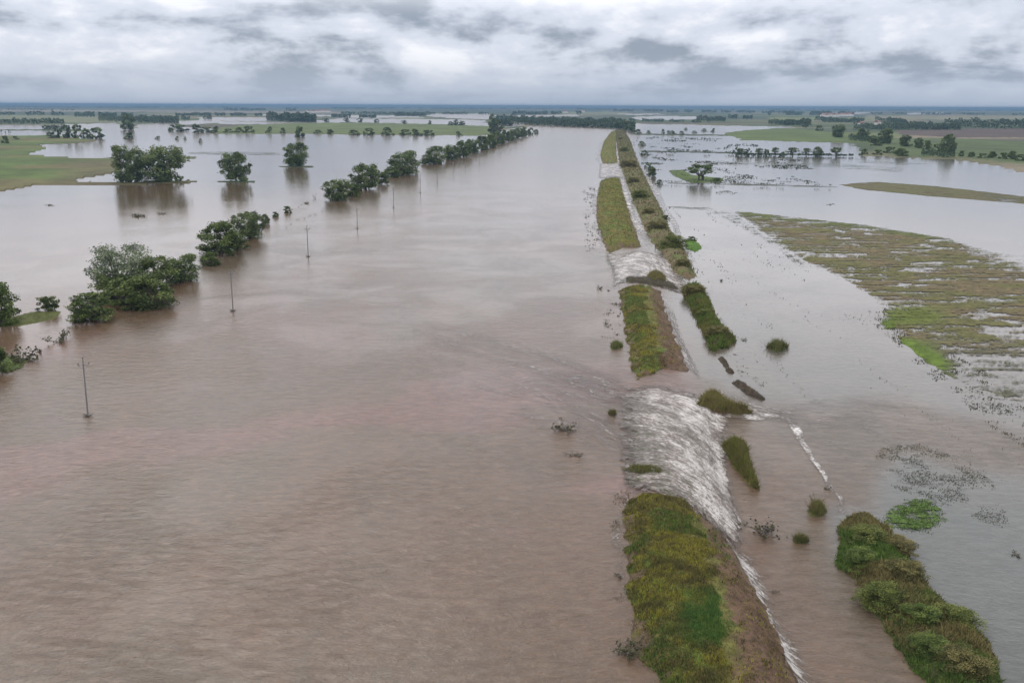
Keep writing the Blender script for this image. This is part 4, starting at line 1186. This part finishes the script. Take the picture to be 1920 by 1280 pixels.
drift(108, 640, 46, 7, 'leafy drift on the drowned left bank nearest the broad clump', 12, leaves=200)
drift(72, 660, 24, 5, 'small dark drift clump left of the leafy drift on the left bank', 13, leaves=80, tall=0.3)
drift(40, 676, 60, 8, 'weedy drift beside the shrub at the left edge', 14, leaves=260)
drift(592, 372, 14, 4, 'lone upright snag with a low drift line before the round tree', 15, leaves=20, tall=1.6)
drift(580, 381, 22, 5, 'low dark drift line lying left of the lone snag', 16, leaves=40, tall=0.1)
drift(258, 406, 36, 6, 'dark drift patch in the left flood below the two joined trees', 17, leaves=120, tall=0.1)
drift(302, 402, 22, 5, 'smaller drift patch right of the dark one below the joined trees', 18, leaves=50, tall=0.1)
drift(98, 386, 22, 5, 'thin drift patch in the open left flood', 19, leaves=30, tall=0.1)
drift(1455, 1110, 18, 4, 'small drift twigs beside the cascade of the near levee', 20, leaves=20, tall=0.2)
drift(1352, 518 + 8, 14, 4, 'small green drift bit in the right flood off the weedy bank', 21, leaves=60, tall=0.3)
drift(298, 575, 60, 10, 'bare branches reaching over the water at the right of the largest clump', 22, leaves=120, tall=0.4)
for i, (px, py) in enumerate([(604, 396), (592, 402), (581, 405), (570, 410), (558, 412), (545, 420), (537, 427), (566, 384), (560, 388)]):
    drift(px, py, 6, 3, '%s dark post stub from the right in the gap of the left bank' % ['first', 'second', 'third', 'fifth', 'seventh', 'eighth', 'ninth', 'fourth', 'sixth'][i], 30 + i, 'post stubs in the gap of the left bank', leaves=10, tall=0.5, name='post_stub')


# ------------------------------------------------------------------ utility poles
def box_mesh(name, lo, hi, mat, parent):
    (a, b, c), (d, e, f) = lo, hi
    V = [(a, b, c), (d, b, c), (d, e, c), (a, e, c), (a, b, f), (d, b, f), (d, e, f), (a, e, f)]
    F = [(0, 3, 2, 1), (4, 5, 6, 7), (0, 1, 5, 4), (1, 2, 6, 5), (2, 3, 7, 6), (3, 0, 4, 7)]
    return mesh_np(name, np.array(V, float), np.array(F), mat, parent=parent)


def make_pole(loc):
    e = bpy.data.objects.new('utility_pole', None); link(e); e.location = loc
    V, F = [], []
    tube(V, F, (0, 0, -1.5), (0, 0, 7.6), 0.125, 0.08, 10); tube(V, F, (0, 0, 7.6), (0, 0, 7.7), 0.08, 0.02, 10)
    mesh_np('pole_shaft', np.array(V), np.array(F), M_CONC, parent=e)
    box_mesh('crossarm', (-0.72, -0.17, 6.9), (0.72, -0.10, 6.99), M_STEEL, e)
    V, F = [], []
    tube(V, F, (-0.6, -0.15, 6.9), (0, -0.15, 6.3), 0.03, 0.03); tube(V, F, (0.6, -0.15, 6.9), (0, -0.15, 6.3), 0.03, 0.03)
    mesh_np('arm_brace', np.array(V), np.array(F), M_STEEL, parent=e)
    for x, z in ((-0.65, 6.99), (0.65, 6.99), (0, 7.7)):
        V, F = [], []
        for a, b, r0, r1 in ((0, .06, .02, .02), (.06, .10, .07, .09), (.10, .16, .06, .08), (.16, .24, .07, .03)):
            tube(V, F, (x, -0.15 if x else 0, z + a), (x, -0.15 if x else 0, z + b), r0, r1, 8)
        mesh_np('insulator', np.array(V), np.array(F), M_CERAM, parent=e)
    V, F = [], []
    rg = np.random.default_rng(3)
    for i in range(14):
        a = rg.uniform(0, 6.28); branch(V, F, (0.15 * math.cos(a), 0.15 * math.sin(a), 0.05), (0.7 * math.cos(a + 1), 0.7 * math.sin(a + 1), rg.uniform(0.02, 0.35)), 0.04, 0.02, rg, 2, 0.05)
    mesh_np('snagged_drift', np.array(V), np.array(F), M_DEAD, parent=e)
    return e


plist = [(165, 780, 108), (437, 583, 80), (578, 481, 58), (670, 428, 40), (738, 389, 38), (788, 361, 40), (820, 342, 24), (850, 322, 18), (873, 313, 15), (899, 306, 22), (938, 287, 14), (957, 280, 10)]
base = None
for i, (px, py, hp_) in enumerate(plist):
    x, y, z, mpp = P1(px, py)
    if base is None:
        base = e = make_pole((x, y, z))
    else:
        e = base.copy(); C.objects.link(e)
        for c_ in base.children:
            o = c_.copy(); C.objects.link(o); o.parent = e
    e.location = (x, y, z)
    k = min(max(hp_ * mpp / math.cos(math.atan2(40, math.hypot(x, y))) / 7.9, 0.85), 1.25)
    e.scale = (1, 1, k)
    e.rotation_euler = (math.radians(_tr.uniform(-1.2, 1.2)), math.radians(1.5 if i == 0 else _tr.uniform(-0.6, 1.0)), math.radians(35 + _tr.uniform(-6, 6)))
    tag(e, ['nearest and largest utility pole in the river, at the lower left', 'utility pole second nearest, in front of the second tree clump'][i] if i < 2 else
        '%s utility pole from the near end of the line up the left river side' % ORD[i], 'utility pole', 'utility poles standing in the river')


# ------------------------------------------------------------------ far woods (masses) and houses
def belt(px0, py0, px1, py1, hpx, n, label=None, deep=2.0, seed=0, size=0.3, c0=(0.032, 0.052, 0.028), c1=(0.08, 0.11, 0.055), gaps=0.0, name='distant_wood'):
    rg = np.random.default_rng(seed)
    t = rg.uniform(0, 1, n)
    if gaps: t = t[vnoise(t * abs(px1 - px0) / 14.0, t * 0, seed + 9) > gaps]
    n = len(t)
    px = px0 + (px1 - px0) * t; py = py0 + (py1 - py0) * t - rg.uniform(0, deep, n)
    X, Y, Z, T_ = W(px, py, 0.3)
    mpp = T_ / FPX
    top = hpx * (0.55 + 0.75 * fbm(px / 7.0, px * 0 + seed, seed + 2, 3))
    h = mpp * top * rg.uniform(0, 1, n) ** 0.7
    P = np.stack([X, Y, Z + h], -1)
    cols = lerp(c0, c1, rg.uniform(0, 1, n) ** 1.5) * rg.uniform(0.7, 1.3, (n, 1))
    V, F, c = leaf_quads(P, mpp * hpx * size, cols, seed)
    o = mesh_np(name, V, F, M_LEAF, c)
    return tag(o, kind='stuff')


BL = [  # x0,y0,x1,y1,height px,count
    (955, 233, 1165, 240, 11, 8000, 8), (1160, 239, 1190, 244, 14, 900, 3), (925, 232, 960, 234, 12, 900, 2),
    (140, 222, 250, 223, 8, 1600, 2), (185, 231, 335, 233, 9, 3600, 5), (-500, 221, 120, 220, 6, 2600, 2), (-500, 237, 120, 236, 9, 3600, 3),
    (40, 246, 130, 246, 8, 900, 1), (250, 229, 420, 226, 7, 1600, 2), (500, 227, 592, 228, 14, 2200, 3), (600, 219, 720, 219, 5, 1200, 1), (720, 216, 800, 216, 6, 900, 1),
    (640, 213, 920, 213, 4, 1400, 1), (330, 219, 500, 218, 5, 1400, 1), (920, 222, 960, 223, 8, 500, 1), (960, 214, 1090, 213, 6, 700, 1),
    (1180, 226, 1330, 230, 4, 1200, 2), (1300, 226, 1360, 228, 8, 1000, 2), (1360, 222, 1420, 224, 6, 700, 2), (1440, 235, 1520, 237, 10, 1300, 3),
    (1540, 231, 1640, 234, 8, 1700, 2), (1600, 246, 1800, 247, 11, 3600, 4), (1770, 243, 2300, 258, 15, 5200, 4), (1500, 228, 1560, 228, 7, 700, 1), (1440, 217, 1600, 219, 6, 1500, 2),
    (1400, 213, 2300, 229, 4, 3000, 1), (1250, 210, 1500, 213, 4, 1500, 1), (1150, 208, 1300, 209, 4, 1000, 1), (-400, 206, 300, 206, 3, 2200, 1), (250, 205, 700, 203, 3, 1600, 1),
    (650, 203, 1100, 204, 3, 1600, 1), (1080, 205, 1500, 208, 3, 1500, 1), (1450, 209, 2200, 218, 3, 2400, 1), (-300, 211, 140, 211, 3, 800, 1), (420, 208, 560, 208, 4, 800, 1),
    (1930, 308, 2400, 390, 16, 1800, 4), (1590, 266, 1660, 272, 10, 1000, 5), (1680, 290, 1790, 300, 8, 1600, 6), (1640, 232, 1700, 238, 9, 800, 3), (-500, 252, 20, 253, 6, 500, 1),
]
for i, (a, b, c, d, h, n, dp) in enumerate(BL):
    belt(a, b, c, d, h, n, seed=300 + i, deep=dp, size=0.34 if h > 6 else 0.6, gaps=0.0 if h > 8 else 0.32)
belt(1200, 284, 1380, 288, 4, 500, deep=1, seed=390, size=0.7, gaps=0.5, name='reeds')
belt(1380, 291, 1600, 294, 3, 1600, deep=1, seed=391, size=0.8, gaps=0.1, name='reeds')
belt(1240, 341, 1560, 350, 3, 500, deep=1, seed=392, size=0.8, gaps=0.55, name='reeds')


def house(px, py, w, d, h, rot, label, group):
    x, y, z, mpp = P1(px, py, 0.3)
    e = bpy.data.objects.new('farm_house', None); link(e); e.location = (x, y, 0.3); e.rotation_euler = (0, 0, rot)
    tag(e, label, 'house', group)
    a, b = w / 2, d / 2
    wl = box_mesh('wall', (-a, -b, -0.5), (a, b, h), M_WALL, e)
    V = np.array([(-a - .4, -b - .4, h), (a + .4, -b - .4, h), (a + .4, b + .4, h), (-a - .4, b + .4, h), (-a - .4, 0, h + d * .4), (a + .4, 0, h + d * .4)], float)
    V = V + (0, 0, 0.01)
    me = bpy.data.meshes.new('roof'); me.from_pydata(V.tolist(), [], [(0, 1, 5, 4), (2, 3, 4, 5), (0, 4, 3), (1, 2, 5), (0, 3, 2, 1)]); me.materials.append(M_ROOF)
    link(bpy.data.objects.new('roof', me), e)


HL = [(1092, 209, 'white farm house beyond the far wood, near the bend of the river', 30), (1060, 210, 'white farm house left of the other one beyond the far wood', 26),
      (1167, 236, 'white house among the trees at the far end of the levee', 22), (310, 226, 'white house half hidden in the green wood beyond the left flood', 14),
      (1615, 237, 'left white house behind the scattered trees on the right hand shore', 18), (1645, 237, 'right white house behind the scattered trees on the right hand shore', 20)]
for i, (px, py, l, w) in enumerate(HL):
    house(px, py, w, w * 0.55, w * 0.28, 0.2 * i, l, 'small white houses in the distance')
for i, (a, b) in enumerate([(575, 620), (1540, 1600)]):
    for j in range(5):
        px = a + (b - a) * (j + 0.5) / 5 + _tr.uniform(-3, 3)
        house(px, (210, 221)[i] + _tr.uniform(-1, 1), 34, 18, 8, _tr.uniform(0, 3), ORD[j] + [' tiny pale house from the left in the far village beyond the left pools', ' tiny pale house from the left in the far village on the right plain'][i],
              ['houses of the far village beyond the left pools', 'houses of the far village on the right plain'][i])

# ------------------------------------------------------------------ air
HZ = 60000.0
hz = box_mesh('haze', (-HZ, -200, -4), (HZ, HZ, 48), None, None)
mh = bpy.data.materials.new('haze'); mh.use_nodes = True
mh.node_tree.nodes.clear()
q = G(mh.node_tree)
pv_ = q.n('ShaderNodeVolumePrincipled')
pv_.inputs['Color'].default_value = (0.20, 0.33, 0.48, 1)
pv_.inputs['Density'].default_value = 1 / 8500
pv_.inputs['Anisotropy'].default_value = 0.0
q.t.links.new(pv_.outputs[0], q.n('ShaderNodeOutputMaterial').inputs['Volume'])
hz.data.materials.clear(); hz.data.materials.append(mh)
tag(hz, kind='stuff')
